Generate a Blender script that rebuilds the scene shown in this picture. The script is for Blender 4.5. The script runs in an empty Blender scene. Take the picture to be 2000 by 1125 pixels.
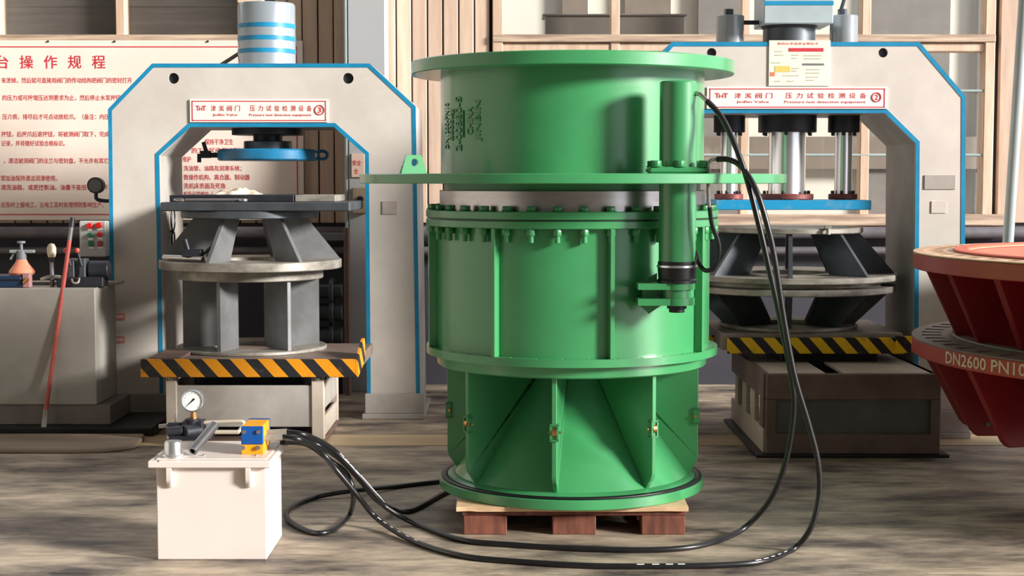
import bpy, bmesh, math, random
from math import sin, cos, pi, radians as R, sqrt, atan2
from mathutils import Vector, Matrix
random.seed(7)
SC = bpy.context.scene
COL = SC.collection

# ------------------------------------------------------------------ camera, world, sun, exposure
CAM_Z, PITCH, FPX = 1.6, R(4.0), 3000.0
cd = bpy.data.cameras.new('camera'); cam = bpy.data.objects.new('camera', cd); COL.objects.link(cam)
cam.location = (0, 0, CAM_Z); cam.rotation_euler = (pi / 2 - PITCH, 0, 0)
cd.sensor_width = 36.0; cd.lens = FPX / 2000 * 36.0; cd.clip_end = 200
SC.camera = cam
world = bpy.data.worlds.new('world'); SC.world = world; world.use_nodes = True
wb = world.node_tree.nodes['Background']
wb.inputs[0].default_value = (0.90, 0.94, 1.0, 1); wb.inputs[1].default_value = 1.35
sd = bpy.data.lights.new('sun', 'SUN'); sd.energy = 7.6; sd.angle = R(11); sd.color = (1.0, 0.955, 0.90)
so = bpy.data.objects.new('sun', sd); COL.objects.link(so); so.location = (6, -4, 6)
so.rotation_euler = Vector((-0.86, 0.405, -0.31)).to_track_quat('-Z', 'Y').to_euler()
vs = SC.view_settings
vs.view_transform = 'Standard'; vs.look = 'None'; vs.exposure = 0.05; vs.gamma = 1.0; vs.use_curve_mapping = False

# ------------------------------------------------------------------ pixel -> place helpers
def at(px, py, Y):
    u, v = px - 1000.0, 562.5 - py
    dy = FPX * cos(PITCH) + v * sin(PITCH); dz = -FPX * sin(PITCH) + v * cos(PITCH)
    t = Y / dy
    return Vector((u * t, Y, CAM_Z + dz * t))
def zt(py, Y): return at(1000, py, Y).z
def xt(px, Y, py=400): return at(px, py, Y).x
def fl(px, py, z=0.0):
    u, v = px - 1000.0, 562.5 - py
    dy = FPX * cos(PITCH) + v * sin(PITCH); dz = -FPX * sin(PITCH) + v * cos(PITCH)
    t = (z - CAM_Z) / dz
    return Vector((u * t, dy * t, z))

# ------------------------------------------------------------------ materials
def lin(c):
    o = []
    for x in c[:3]:
        x /= 255.0
        o.append(x / 12.92 if x <= 0.04045 else ((x + 0.055) / 1.055) ** 2.4)
    return (*o, 1.0)
MATS = {}
def mat(name, rgb, rough=0.5, metal=0.0, rgb2=None, var=0.5, scale=5.0, stretch=(1, 1, 1), bump=0.0, bscale=60.0, lo=0.4, hi=0.65, coat=0.0, spec=0.5, fine=0.0):
    if name in MATS: return MATS[name]
    m = bpy.data.materials.new(name); m.use_nodes = True
    nt = m.node_tree; N = nt.nodes; L = nt.links
    b = N['Principled BSDF']
    b.inputs['Roughness'].default_value = rough; b.inputs['Metallic'].default_value = metal
    b.inputs['Specular IOR Level'].default_value = spec
    if coat: b.inputs['Coat Weight'].default_value = coat; b.inputs['Coat Roughness'].default_value = 0.2
    tc = N.new('ShaderNodeTexCoord'); mp = N.new('ShaderNodeMapping'); L.new(tc.outputs['Object'], mp.inputs[0])
    mp.inputs['Scale'].default_value = stretch
    nz = N.new('ShaderNodeTexNoise'); nz.inputs['Scale'].default_value = scale; nz.inputs['Detail'].default_value = 7; nz.inputs['Roughness'].default_value = 0.62
    L.new(mp.outputs[0], nz.inputs['Vector'])
    rp = N.new('ShaderNodeValToRGB'); L.new(nz.outputs['Fac'], rp.inputs[0])
    c1 = lin(rgb); c2 = lin(rgb2) if rgb2 else tuple(x * 0.72 for x in c1[:3]) + (1,)
    c2 = tuple(c1[i] + (c2[i] - c1[i]) * var for i in range(3)) + (1,)
    rp.color_ramp.elements[0].position = lo; rp.color_ramp.elements[0].color = c2
    rp.color_ramp.elements[1].position = hi; rp.color_ramp.elements[1].color = c1
    out = rp.outputs[0]
    if fine:
        mp3 = N.new('ShaderNodeMapping'); L.new(tc.outputs['Object'], mp3.inputs[0]); mp3.inputs['Scale'].default_value = (0.8, 3.2, 1); mp3.inputs['Rotation'].default_value = (0, 0, 0.12)
        n3 = N.new('ShaderNodeTexNoise'); n3.inputs['Scale'].default_value = 6; n3.inputs['Detail'].default_value = 9; n3.inputs['Roughness'].default_value = 0.7; n3.inputs['Distortion'].default_value = 0.8; L.new(mp3.outputs[0], n3.inputs['Vector'])
        r3 = N.new('ShaderNodeValToRGB'); L.new(n3.outputs['Fac'], r3.inputs[0])
        r3.color_ramp.elements[0].position = 0.36; r3.color_ramp.elements[0].color = (0.36, 0.34, 0.33, 1); r3.color_ramp.elements[1].position = 0.56; r3.color_ramp.elements[1].color = (1, 1, 1, 1)
        mx3 = N.new('ShaderNodeMix'); mx3.data_type = 'RGBA'; mx3.blend_type = 'MULTIPLY'; mx3.inputs['Factor'].default_value = fine
        L.new(out, mx3.inputs['A']); L.new(r3.outputs[0], mx3.inputs['B']); out = mx3.outputs['Result']
    L.new(out, b.inputs['Base Color'])
    if bump:
        n2 = N.new('ShaderNodeTexNoise'); n2.inputs['Scale'].default_value = bscale; n2.inputs['Detail'].default_value = 4
        L.new(mp.outputs[0], n2.inputs['Vector'])
        bp = N.new('ShaderNodeBump'); bp.inputs['Strength'].default_value = bump; bp.inputs['Distance'].default_value = 0.01
        L.new(n2.outputs['Fac'], bp.inputs['Height']); L.new(bp.outputs[0], b.inputs['Normal'])
    MATS[name] = m
    return m
def hazard(name, c1, c2, period, slope=0.9, duty=0.52):
    m = bpy.data.materials.new(name); m.use_nodes = True
    N = m.node_tree.nodes; L = m.node_tree.links; b = N['Principled BSDF']; b.inputs['Roughness'].default_value = 0.45
    tc = N.new('ShaderNodeTexCoord'); sx = N.new('ShaderNodeSeparateXYZ'); L.new(tc.outputs['Object'], sx.inputs[0])
    def mth(op, a, bb):
        n = N.new('ShaderNodeMath'); n.operation = op
        for i, v in enumerate((a, bb)):
            if isinstance(v, (int, float)): n.inputs[i].default_value = v
            else: L.new(v, n.inputs[i])
        return n.outputs[0]
    s = mth('ADD', sx.outputs[0], mth('MULTIPLY', sx.outputs[2], slope))
    s = mth('ADD', s, mth('MULTIPLY', sx.outputs[1], 0.6))
    f = mth('FRACT', mth('DIVIDE', s, period), 0.0)
    g = mth('LESS_THAN', f, duty)
    nz = N.new('ShaderNodeTexNoise'); nz.inputs['Scale'].default_value = 14; L.new(tc.outputs['Object'], nz.inputs['Vector'])
    wear = N.new('ShaderNodeMapRange'); L.new(nz.outputs['Fac'], wear.inputs[0])
    wear.inputs[1].default_value = 0.62; wear.inputs[2].default_value = 0.75
    mx = N.new('ShaderNodeMix'); mx.data_type = 'RGBA'; L.new(g, mx.inputs['Factor']); mx.inputs['A'].default_value = lin(c2); mx.inputs['B'].default_value = lin(c1)
    m2 = N.new('ShaderNodeMix'); m2.data_type = 'RGBA'; L.new(mth('MULTIPLY', wear.outputs[0], 0.6), m2.inputs['Factor'])
    L.new(mx.outputs['Result'], m2.inputs['A']); m2.inputs['B'].default_value = lin((110, 85, 70))
    L.new(m2.outputs['Result'], b.inputs['Base Color'])
    return m
def glassmat(name, tint, refl):
    m = bpy.data.materials.new(name); m.use_nodes = True
    N = m.node_tree.nodes; L = m.node_tree.links; N.remove(N['Principled BSDF'])
    t = N.new('ShaderNodeBsdfTransparent'); t.inputs[0].default_value = (*tint, 1)
    g = N.new('ShaderNodeBsdfGlossy'); g.inputs['Roughness'].default_value = 0.05; g.inputs['Color'].default_value = (0.9, 0.9, 0.9, 1)
    x = N.new('ShaderNodeMixShader'); x.inputs[0].default_value = refl
    L.new(t.outputs[0], x.inputs[1]); L.new(g.outputs[0], x.inputs[2]); L.new(x.outputs[0], N['Material Output'].inputs[0])
    return m
green = mat('green_paint', (66, 152, 94), 0.34, 0, (58, 140, 86), 0.6, 3, coat=0.8)
green2 = mat('green_paint_plates', (60, 142, 86), 0.38, 0, (54, 130, 78), 0.6, 5, coat=0.2)
steel = mat('bare_steel', (205, 200, 200), 0.28, 0.9, (170, 160, 160), 0.6, 3, (1, 1, 6))
chrome = mat('chrome', (235, 236, 238), 0.24, 0.9, (220, 222, 226), 0.3, 4)
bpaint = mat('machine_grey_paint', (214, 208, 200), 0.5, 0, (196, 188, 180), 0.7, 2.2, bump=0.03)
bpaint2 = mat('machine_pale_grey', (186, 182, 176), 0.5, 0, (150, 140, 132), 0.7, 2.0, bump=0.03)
blue = mat('blue_trim_paint', (28, 142, 188), 0.4, 0, (20, 110, 150), 0.5, 9)
dblue = mat('blue_disc_paint', (30, 128, 176), 0.32, 0, (40, 90, 120), 0.6, 8)
dark = mat('dark_iron', (52, 54, 62), 0.45, 0.4, (34, 34, 40), 0.6, 8)
black = mat('black_rubber', (22, 22, 24), 0.4, 0, (14, 14, 16), 0.5, 12)
hosem = mat('hose_rubber', (30, 30, 32), 0.32, 0, (20, 20, 22), 0.5, 20)
white = mat('white_print', (245, 240, 232), 0.5, 0, (236, 228, 218), 0.5, 2)
cream = mat('cream_board', (246, 232, 220), 0.5, 0, (234, 216, 204), 0.6, 1.4)
redink = mat('red_print', (206, 44, 62), 0.6, 0, (196, 60, 70), 0.4, 5)
greyink = mat('grey_print', (120, 120, 120), 0.6)
ochreink = mat('yellow_print', (232, 205, 110), 0.6)
slate = mat('slate_steel', (96, 102, 108), 0.42, 0.55, (70, 74, 80), 0.7, 5, bump=0.05)
wornsteel = mat('worn_steel', (176, 172, 162), 0.42, 0.35, (110, 102, 94), 0.7, 6, (1, 1, 2), bump=0.05)
palesteel = mat('pale_plate', (132, 134, 136), 0.46, 0.3, (100, 100, 100), 0.6, 5)
trolleym = mat('trolley_paint', (212, 200, 186), 0.5, 0, (184, 168, 152), 0.7, 3)
trolleyd = mat('trolley_brown_paint', (128, 104, 94), 0.5, 0, (94, 74, 68), 0.7, 3)
trolleyg = mat('trolley_grey_panel', (104, 102, 98), 0.5, 0, (84, 82, 80), 0.7, 3)
tank = mat('tank_cream_enamel', (228, 216, 208), 0.35, 0, (218, 204, 196), 0.4, 3)
red = mat('red_oxide_paint', (150, 30, 36), 0.42, 0, (128, 24, 32), 0.6, 3)
redl = mat('pink_red_primer', (226, 108, 82), 0.55, 0, (210, 90, 70), 0.6, 3)
redglare = mat('red_rim_glare', (190, 62, 56), 0.42, 0, (168, 52, 50), 0.6, 4)  # the shell red made lighter, glare on the rim put into the colour
buff = mat('buff_flange_face', (214, 176, 140), 0.5, 0, (190, 140, 110), 0.6, 6)
greyface = mat('grey_flange_face', (140, 122, 112), 0.5, 0.1, (116, 98, 92), 0.6, 5)
wood = mat('window_wood', (228, 202, 178), 0.55, 0, (196, 164, 138), 0.7, 3, (5, 5, 0.7), bump=0.04, bscale=12)
boardm = [mat('board_wood_%d' % i, c, 0.6, 0, c2, 0.7, 2.5, (6, 1, 0.6), bump=0.06, bscale=12) for i, (c, c2) in enumerate([
    ((224, 200, 178), (198, 168, 146)), ((214, 188, 168), (186, 158, 138)), ((230, 208, 186), (206, 178, 152))])]
sillm = mat('weathered_sill', (214, 190, 166), 0.6, 0, (136, 110, 96), 0.8, 4, (0.4, 1, 8), bump=0.1)
dado = mat('dado_wall', (58, 57, 66), 0.7, 0, (44, 43, 54), 0.7, 2, bump=0.05)
plaster = mat('far_plaster', (253, 251, 246), 0.7, 0, (246, 240, 228), 0.6, 1)
shutm = mat('grey_shutter', (108, 104, 104), 0.5, 0, (88, 84, 86), 0.6, 2, (1, 1, 10))
floorm = mat('worn_concrete', (198, 181, 158), 0.5, 0, (80, 72, 68), 1.0, 2.1, (0.75, 1.7, 1), bump=0.2, bscale=9, lo=0.36, hi=0.62, fine=0.55)
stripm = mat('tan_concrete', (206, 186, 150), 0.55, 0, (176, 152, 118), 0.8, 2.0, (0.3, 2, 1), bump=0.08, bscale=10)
padm = mat('tan_pad', (170, 152, 134), 0.5, 0, (140, 124, 110), 0.7, 2, (0.4, 2, 1))
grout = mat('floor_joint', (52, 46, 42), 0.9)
woodp = mat('pallet_wood', (128, 74, 56), 0.7, 0, (84, 46, 36), 0.8, 5, (6, 1, 1), bump=0.1)
plym = mat('plywood', (226, 192, 150), 0.65, 0, (196, 158, 120), 0.7, 6, (2, 1, 6))
column_m = mat('grey_column_paint', (176, 178, 180), 0.45, 0, (166, 168, 170), 0.5, 1)
brass = mat('brass', (214, 160, 100), 0.3, 0.9, (190, 130, 80), 0.5, 9)
yellowb = mat('yellow_enamel', (238, 166, 30), 0.35, 0, (220, 140, 24), 0.5, 9)
blueb = mat('blue_enamel', (18, 82, 158), 0.35, 0, (14, 66, 130), 0.4, 9)
pink = mat('pink_plastic', (236, 150, 120), 0.3, 0, (220, 126, 100), 0.5, 6)
gplast = mat('grey_plastic', (120, 122, 130), 0.5)
navy = mat('navy_box', (26, 52, 84), 0.4)
redbtn = mat('red_button', (230, 30, 30), 0.3)
grnbtn = mat('green_button', (30, 130, 80), 0.3)
polered = mat('red_pole_paint', (196, 92, 84), 0.45, 0, (160, 66, 60), 0.6, 8)
polegrey = mat('pale_edge_highlight', (168, 182, 182), 0.35, 0, (150, 164, 166), 0.5, 3)
rusty = mat('rust_red_flange', (140, 70, 62), 0.5, 0.2, (100, 50, 48), 0.7, 10)
glass = glassmat('window_glass', (0.97, 0.96, 0.93), 0.10)
clearg = glassmat('gauge_glass', (0.97, 0.97, 0.97), 0.06)
hazL = hazard('hazard_stripes_orange', (238, 156, 30), (40, 40, 44), 0.168)
hazR = hazard('hazard_stripes_yellow', (248, 196, 20), (34, 30, 36), 0.143)
hosetext = white

# ------------------------------------------------------------------ mesh builders (all in world coordinates)
class MB:
    def __init__(s): s.v = []; s.f = []
    def add(s, vs_, fs):
        o = len(s.v); s.v += [tuple(v) for v in vs_]; s.f += [tuple(i + o for i in f) for f in fs]; return s
    def box(s, x0, x1, y0, y1, z0, z1):
        return s.add([(x, y, z) for z in (z0, z1) for y in (y0, y1) for x in (x0, x1)],
                     [(0, 2, 3, 1), (4, 5, 7, 6), (0, 1, 5, 4), (2, 6, 7, 3), (0, 4, 6, 2), (1, 3, 7, 5)])
    def prism(s, pts, fn, d0, d1):      # polygon in 2D, fn(a,b,d)->xyz
        n = len(pts)
        vs_ = [fn(a, b, d0) for a, b in pts] + [fn(a, b, d1) for a, b in pts]
        return s.add(vs_, [tuple(range(n))[::-1], tuple(range(n, 2 * n))] + [(i, (i + 1) % n, n + (i + 1) % n, n + i) for i in range(n)])
    def xz(s, pts, y0, y1): return s.prism(pts, lambda a, b, d: (a, d, b), y0, y1)
    def lathe(s, cx, cy, prof, n=64, closed=False):
        m = len(prof); vs_ = []
        for i in range(n):
            a = 2 * pi * i / n
            vs_ += [(cx + r * cos(a), cy + r * sin(a), z) for r, z in prof]
        fs = []
        for i in range(n):
            j = (i + 1) % n
            for k in range(m if closed else m - 1):
                k2 = (k + 1) % m
                fs.append((i * m + k, j * m + k, j * m + k2, i * m + k2))
        return s.add(vs_, fs)
    def disc(s, cx, cy, r, z0, z1, n=64, bev=0.0):
        if bev: return s.lathe(cx, cy, [(0, z0), (r - bev, z0), (r, z0 + bev), (r, z1 - bev), (r - bev, z1), (0, z1)], n)
        return s.lathe(cx, cy, [(0, z0), (r, z0), (r, z1), (0, z1)], n)
    def ring(s, cx, cy, r0, r1, z0, z1, n=72, bev=0.004):
        return s.lathe(cx, cy, [(r0, z0), (r1 - bev, z0), (r1, z0 + bev), (r1, z1 - bev), (r1 - bev, z1), (r0, z1)], n, True)
    def cyl(s, p0, p1, r0, r1=None, n=20):
        r1 = r0 if r1 is None else r1
        p0, p1 = Vector(p0), Vector(p1); d = (p1 - p0).normalized()
        u = d.orthogonal().normalized(); w = d.cross(u)
        vs_ = [p0 + (u * cos(2 * pi * i / n) + w * sin(2 * pi * i / n)) * r0 for i in range(n)] + \
              [p1 + (u * cos(2 * pi * i / n) + w * sin(2 * pi * i / n)) * r1 for i in range(n)]
        return s.add(vs_, [tuple(range(n))[::-1], tuple(range(n, 2 * n))] + [(i, (i + 1) % n, n + (i + 1) % n, n + i) for i in range(n)])
    def tube(s, path, r, n=10, closed=False):
        P = [Vector(p) for p in path]; m = len(P); vs_ = []; fs = []
        prev = None
        for i in range(m):
            a = P[(i - 1) % m] if (closed or i > 0) else P[0]
            b = P[(i + 1) % m] if (closed or i < m - 1) else P[-1]
            d = (b - a).normalized()
            u = d.orthogonal().normalized() if prev is None else (prev - d * prev.dot(d)).normalized()
            prev = u; w = d.cross(u)
            vs_ += [P[i] + (u * cos(2 * pi * k / n) + w * sin(2 * pi * k / n)) * r for k in range(n)]
        for i in range(m if closed else m - 1):
            j = (i + 1) % m
            fs += [(i * n + k, i * n + (k + 1) % n, j * n + (k + 1) % n, j * n + k) for k in range(n)]
        if not closed: fs += [tuple(range(n))[::-1], tuple(range((m - 1) * n, m * n))]
        return s.add(vs_, fs)
    def mesh(s, bevel=0.0, smooth=True, ang=35):
        me = bpy.data.meshes.new('m'); me.from_pydata(s.v, [], s.f)
        bm = bmesh.new(); bm.from_mesh(me)
        bmesh.ops.remove_doubles(bm, verts=bm.verts, dist=1e-5)
        bmesh.ops.dissolve_degenerate(bm, edges=bm.edges, dist=1e-6)
        bmesh.ops.recalc_face_normals(bm, faces=bm.faces)
        if bevel:
            es = [e for e in bm.edges if len(e.link_faces) == 2 and e.calc_face_angle(0) > 0.6]
            bmesh.ops.bevel(bm, geom=es, offset=bevel, segments=1, affect='EDGES', clamp_overlap=True)
        bm.to_mesh(me); bm.free()
        if smooth:
            me.shade_smooth(); me.set_sharp_from_angle(angle=R(ang))
        return me
def spline(pts, per=10):
    P = [Vector(p) for p in pts]; out = []
    for i in range(len(P) - 1):
        p0 = P[max(i - 1, 0)]; p1 = P[i]; p2 = P[i + 1]; p3 = P[min(i + 2, len(P) - 1)]
        for k in range(per):
            t = k / per
            out.append(0.5 * ((2 * p1) + (p2 - p0) * t + (2 * p0 - 5 * p1 + 4 * p2 - p3) * t * t + (3 * p1 - p0 - 3 * p2 + p3) * t ** 3))
    out.append(P[-1]); return out
def fill2d(outer, holes, thick):         # plate with holes in local XY, z from 0 to thick
    cu = bpy.data.curves.new('tmp', 'CURVE'); cu.dimensions = '2D'; cu.fill_mode = 'BOTH'; cu.extrude = thick / 2
    for ring in [outer] + holes:
        sp = cu.splines.new('POLY'); sp.points.add(len(ring) - 1); sp.use_cyclic_u = True
        for i, (a, b) in enumerate(ring): sp.points[i].co = (a, b, 0, 1)
    return curve_mesh(cu, Matrix.Translation((0, 0, thick / 2)))
def curve_mesh(cu, M=None):
    o = bpy.data.objects.new('tmp', cu); COL.objects.link(o)
    bpy.context.view_layer.update()
    dg = bpy.context.evaluated_depsgraph_get()
    me = bpy.data.meshes.new_from_object(o.evaluated_get(dg))
    bpy.data.objects.remove(o); bpy.data.curves.remove(cu)
    if M is not None: me.transform(M)
    return me
def circ(cx, cy, r, n=16): return [(cx + r * cos(2 * pi * i / n), cy + r * sin(2 * pi * i / n)) for i in range(n)]
XZ = Matrix(((1, 0, 0, 0), (0, 0, -1, 0), (0, 1, 0, 0), (0, 0, 0, 1)))     # local xy plate -> stands in XZ, thickness toward -Y
def text_mesh(s, extrude=0.0, bold=0.0, spacing=1.0):
    cu = bpy.data.curves.new('tmp', 'FONT'); cu.body = s; cu.size = 1.0; cu.extrude = extrude; cu.offset = bold; cu.space_character = spacing
    cu.resolution_u = 2
    return curve_mesh(cu)
def bounds(me):
    xs = [v.co.x for v in me.vertices]; ys = [v.co.y for v in me.vertices]
    return min(xs), max(xs), min(ys), max(ys)
def text_fit(s, x0, x1, z0, z1, y, bold=0.0, spacing=1.0, thick=0.0):   # lettering filling a box on a plane facing the camera side (-Y)
    me = text_mesh(s, thick and 0.02, bold, spacing)
    a, b, c, d = bounds(me)
    sx = (x1 - x0) / max(b - a, 1e-6); sz = (z1 - z0) / max(d - c, 1e-6)
    for v in me.vertices: v.co = ((v.co.x - a) * sx + x0, y - v.co.z * thick / 0.02 if thick else y, (v.co.y - c) * sz + z0)
    return me

# ------------------------------------------------------------------ objects
def link(name, me, m, parent=None, world_mesh=True):
    o = bpy.data.objects.new(name, me); COL.objects.link(o)
    if m is not None and me is not None:
        if len(me.materials) == 0: me.materials.append(m)
        else: me.materials[0] = m
    if parent is not None: o.parent = parent
    return o
ORI = {}
def tag(o, label=None, cat=None, group=None, kind=None):
    if label: o['label'] = label
    if cat: o['category'] = cat
    if group: o['group'] = group
    if kind: o['kind'] = kind
    return o
def thing(name, loc, label=None, cat=None, group=None, kind=None):
    o = bpy.data.objects.new(name, None); COL.objects.link(o); o.location = loc; o.empty_display_size = 0.1
    ORI[o.name] = Vector(loc)
    return tag(o, label, cat, group, kind)
def origin_of(p): return ORI[p.name]
def part(name, src, m, parent, bevel=0.0, ang=35, label=None, smooth=True):   # src in world coords
    me = src.mesh(bevel, smooth, ang) if isinstance(src, MB) else src
    og = origin_of(parent); me.transform(Matrix.Translation(-og))
    o = link(name, me, m, parent); ORI[o.name] = og
    if name in ('lettering', 'raised_lettering', 'stencil_lettering', 'printed_marks', 'dial_marks'): o['kind'] = 'stuff'
    if label: o['label'] = label
    return o
def inst(name, me, parent, M):     # shared mesh, placed with a world matrix
    o = bpy.data.objects.new(name, me); COL.objects.link(o); o.parent = parent
    o.matrix_basis = Matrix.Translation(-origin_of(parent)) @ M; ORI[o.name] = origin_of(parent)
    return o
def solo(name, src, m, loc, label, cat, group=None, bevel=0.0, ang=35, kind=None):
    me = src.mesh(bevel, True, ang) if isinstance(src, MB) else src
    me.transform(Matrix.Translation(-Vector(loc)))
    o = link(name, me, m); o.location = loc; ORI[o.name] = Vector(loc)
    return tag(o, label, cat, group, kind)
def pxbox(mb, px0, px1, py0, py1, Y0, Y1):
    a = at(px0, py1, Y0); b = at(px1, py0, Y0)
    return mb.box(a.x, b.x, Y0, Y1, a.z, b.z)

# ================================================================== SETTING
WY = 12.0
floor = thing('floor', (0, 8, 0), kind='structure')
part('floor_bed', MB().box(-9, 9, -6, 20, -0.3, -0.03), grout, floor)
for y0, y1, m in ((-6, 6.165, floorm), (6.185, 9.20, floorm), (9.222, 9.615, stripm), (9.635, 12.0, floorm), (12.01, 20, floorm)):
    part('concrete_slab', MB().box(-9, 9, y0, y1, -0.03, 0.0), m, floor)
# back wall
wall = thing('wall_back', (0, WY, 0), kind='structure')
z_sill = 1.27
part('dado', MB().box(-7, 7, WY, WY + 0.2, 0, z_sill), dado, wall)
xw0, xw1 = xt(962, WY, 60), xt(1936, WY, 300)          # big window from xw0 to xw1
xl1 = xt(560, WY, 40); zl = zt(74, WY)
part('wall_core', MB().box(-7, xl1, WY + 0.03, WY + 0.2, z_sill, zl).box(xl1, xw0, WY + 0.03, WY + 0.2, z_sill, 3.6).box(xw1, 7, WY + 0.03, WY + 0.2, z_sill, 3.6)
     .box(-7, xl1, WY + 0.03, WY + 0.2, 3.45, 3.6).box(xw0, xw1, WY + 0.03, WY + 0.2, 3.45, 3.6), dado, wall)
def boards(x0, x1, z0, z1, w):
    n = max(1, round((x1 - x0) / w)); w = (x1 - x0) / n
    for i in range(n):
        a = x0 + i * w
        d = random.uniform(0, 0.012)
        part('board', MB().box(a + 0.005, a + w - 0.005, WY - 0.02 - d, WY + 0.03, z0, z1), boardm[(i * 7 + int(a * 13)) % 3], wall, bevel=0.006)
boards(-5.0, xl1, z_sill, zl - 0.02, 0.125)
boards(xl1, xw0 - 0.02, z_sill, 3.6, 0.125)
boards(xw1 + 0.04, 5.2, z_sill, 3.6, 0.26)
# unseen hall shell, added to block sky light: closed on the left and behind, roofed, open towards the daylight side on the right
unseenm = mat('unseen_hall_shell', (150, 146, 138), 0.7, 0, (130, 126, 118), 0.5, 1)
hl = thing('unseen_wall_left', (-7.1, 3, 0), kind='structure'); part('unseen_side', MB().box(-7.2, -7.0, -6, 12.2, 0, 10), unseenm, hl)
hb = thing('unseen_wall_front', (0, -6.1, 0), kind='structure'); part('unseen_end', MB().box(-7.2, 9, -6.2, -6, 0, 10), unseenm, hb)
hc_ = thing('unseen_ceiling', (0, 3, 10), kind='structure'); part('unseen_roof', MB().box(-7.2, 8, -6.2, 12.2, 10, 10.2), unseenm, hc_)
# windows
def window(name, x0, x1, z0, z1, mull, trans, mw=0.07):
    w = thing(name, ((x0 + x1) / 2, WY, z0), kind='structure')
    fr = MB().box(x0, x0 + 0.08, WY - 0.05, WY + 0.1, z0, z1).box(x1 - 0.08, x1, WY - 0.05, WY + 0.1, z0, z1)
    part('window_frame', fr, wood, w, bevel=0.006)
    xs = [x0 + 0.08] + mull + [x1 - 0.08]
    for x in mull: part('mullion', MB().box(x - mw / 2, x + mw / 2, WY - 0.04, WY + 0.08, z0, z1), wood, w, bevel=0.006)
    zs = [z0] + trans + [z1]
    for z in trans:
        part('transom', MB().box(x0, x1, WY - 0.06, WY + 0.1, z - 0.03, z + 0.03), sillm, w, bevel=0.006)
        part('transom', MB().box(x0, x1, WY - 0.03, WY + 0.1, z - 0.10, z - 0.035), wood, w, bevel=0.006)
    for i in range(len(xs) - 1):
        for j in range(len(zs) - 1):
            g = glass
            part('pane', MB().box(xs[i], xs[i + 1], WY + 0.035, WY + 0.04, zs[j] + 0.001, zs[j + 1] - 0.001), g, w)
    return w
mull2 = [xt(1201, WY, 30), xt(1455, WY, 100), xt(1688, WY, 200)]
w2 = window('window_2', xw0, xw1, z_sill, 3.45, mull2, [zt(76, WY)])
part('sill', MB().box(xw0 - 0.1, xw1 + 0.1, WY - 0.12, WY, z_sill - 0.02, z_sill + 0.07), sillm, w2, bevel=0.008)
part('sill', MB().box(xw0 - 0.1, xw1 + 0.1, WY - 0.16, WY, z_sill - 0.10, z_sill - 0.03), wood, w2, bevel=0.008)
for py in (303, 178): part('guard_bar', MB().cyl((xw0, WY - 0.03, zt(py, WY)), (xw1, WY - 0.03, zt(py, WY)), 0.011), polegrey, w2)
w1 = window('window_1', xt(-260, WY, 30), xl1, zl, 3.45, [xt(-5, WY, 30), xt(237, WY, 30)], [])
part('sill', MB().box(xt(-260, WY, 30), xl1, WY - 0.06, WY + 0.1, zl - 0.03, zl + 0.02), sillm, w1, bevel=0.006)
sh = MB()
z = zl
while z < 3.45:
    sh.box(xt(-260, WY, 30), xl1, WY + 0.10 + random.uniform(0, 0.01), WY + 0.13, z, z + 0.0497); z += 0.05
tag(part('shutter_slats', sh, shutm, w1), kind='stuff')
# what lies beyond the big window: the next bay with a pale wall and grey plant
far = thing('wall_far', (0, 16, 0), kind='structure')
part('far_wall', MB().box(-3, 9, 16, 16.2, 0, 6), plaster, far)
mp_ = mat('far_pillar', (150, 138, 128), 0.6); mp2_ = mat('far_pillar_grey', (150, 146, 144), 0.6)
for x0, x1, m in ((0.49, 0.74, mp_), (1.10, 1.55, mp_), (1.82, 2.27, mp2_), (3.50, 4.28, mp2_), (4.56, 4.9, mp2_)):
    part('far_pillar', MB().box(x0 * 1.05, x1 * 1.05, 15.9, 16.0, 0, 6), m, far)
part('far_beam', MB().box(1.6, 4.9, 15.84, 15.9, 1.72, 2.05), mp_, far)
solo('duct_box', MB().box(xt(1064, 12.5, 50), xt(1333, 12.5, 50), 12.3, 12.6, 0.0, zt(34, 12.4)).box(xt(1058, 12.5, 50), xt(1337, 12.5, 50), 12.28, 12.62, zt(34, 12.4), zt(30, 12.4)), mat('duct_grey', (128, 124, 124), 0.5), (0.8, 12.45, 0),
     'grey boxy duct standing behind the upper window panes', 'duct', bevel=0.01)
# steel column against the wall
cx0, cx1 = xt(679, 11.6, 60), xt(752, 11.6, 60)
colm = thing('trim_1', ((cx0 + cx1) / 2, 11.8, 0), kind='structure')
part('column_face', MB().box(cx0, cx1, 11.6, 11.93, 0, 3.6), column_m, colm, bevel=0.006)
part('edge_highlight', MB().cyl((cx0 - 0.016, 11.62, 0), (cx0 - 0.016, 11.62, 3.6), 0.016), polegrey, colm)  # pale strip standing in for the highlight down the column's left edge
# pipe along the dado
solo('wall_pipe', MB().tube([(-5, 11.86, 1.2), (5.2, 11.86, 1.2)], 0.045, 16).tube([(-5, 11.9, 1.06), (5.2, 11.9, 1.06)], 0.03, 12), mat('pipe_grey', (120, 116, 122), 0.5, 0.2, (90, 86, 92), 0.6, 6), (0, 11.9, 1.2),
     'pair of grey pipes running along the wall under the windows', 'pipe')

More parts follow.
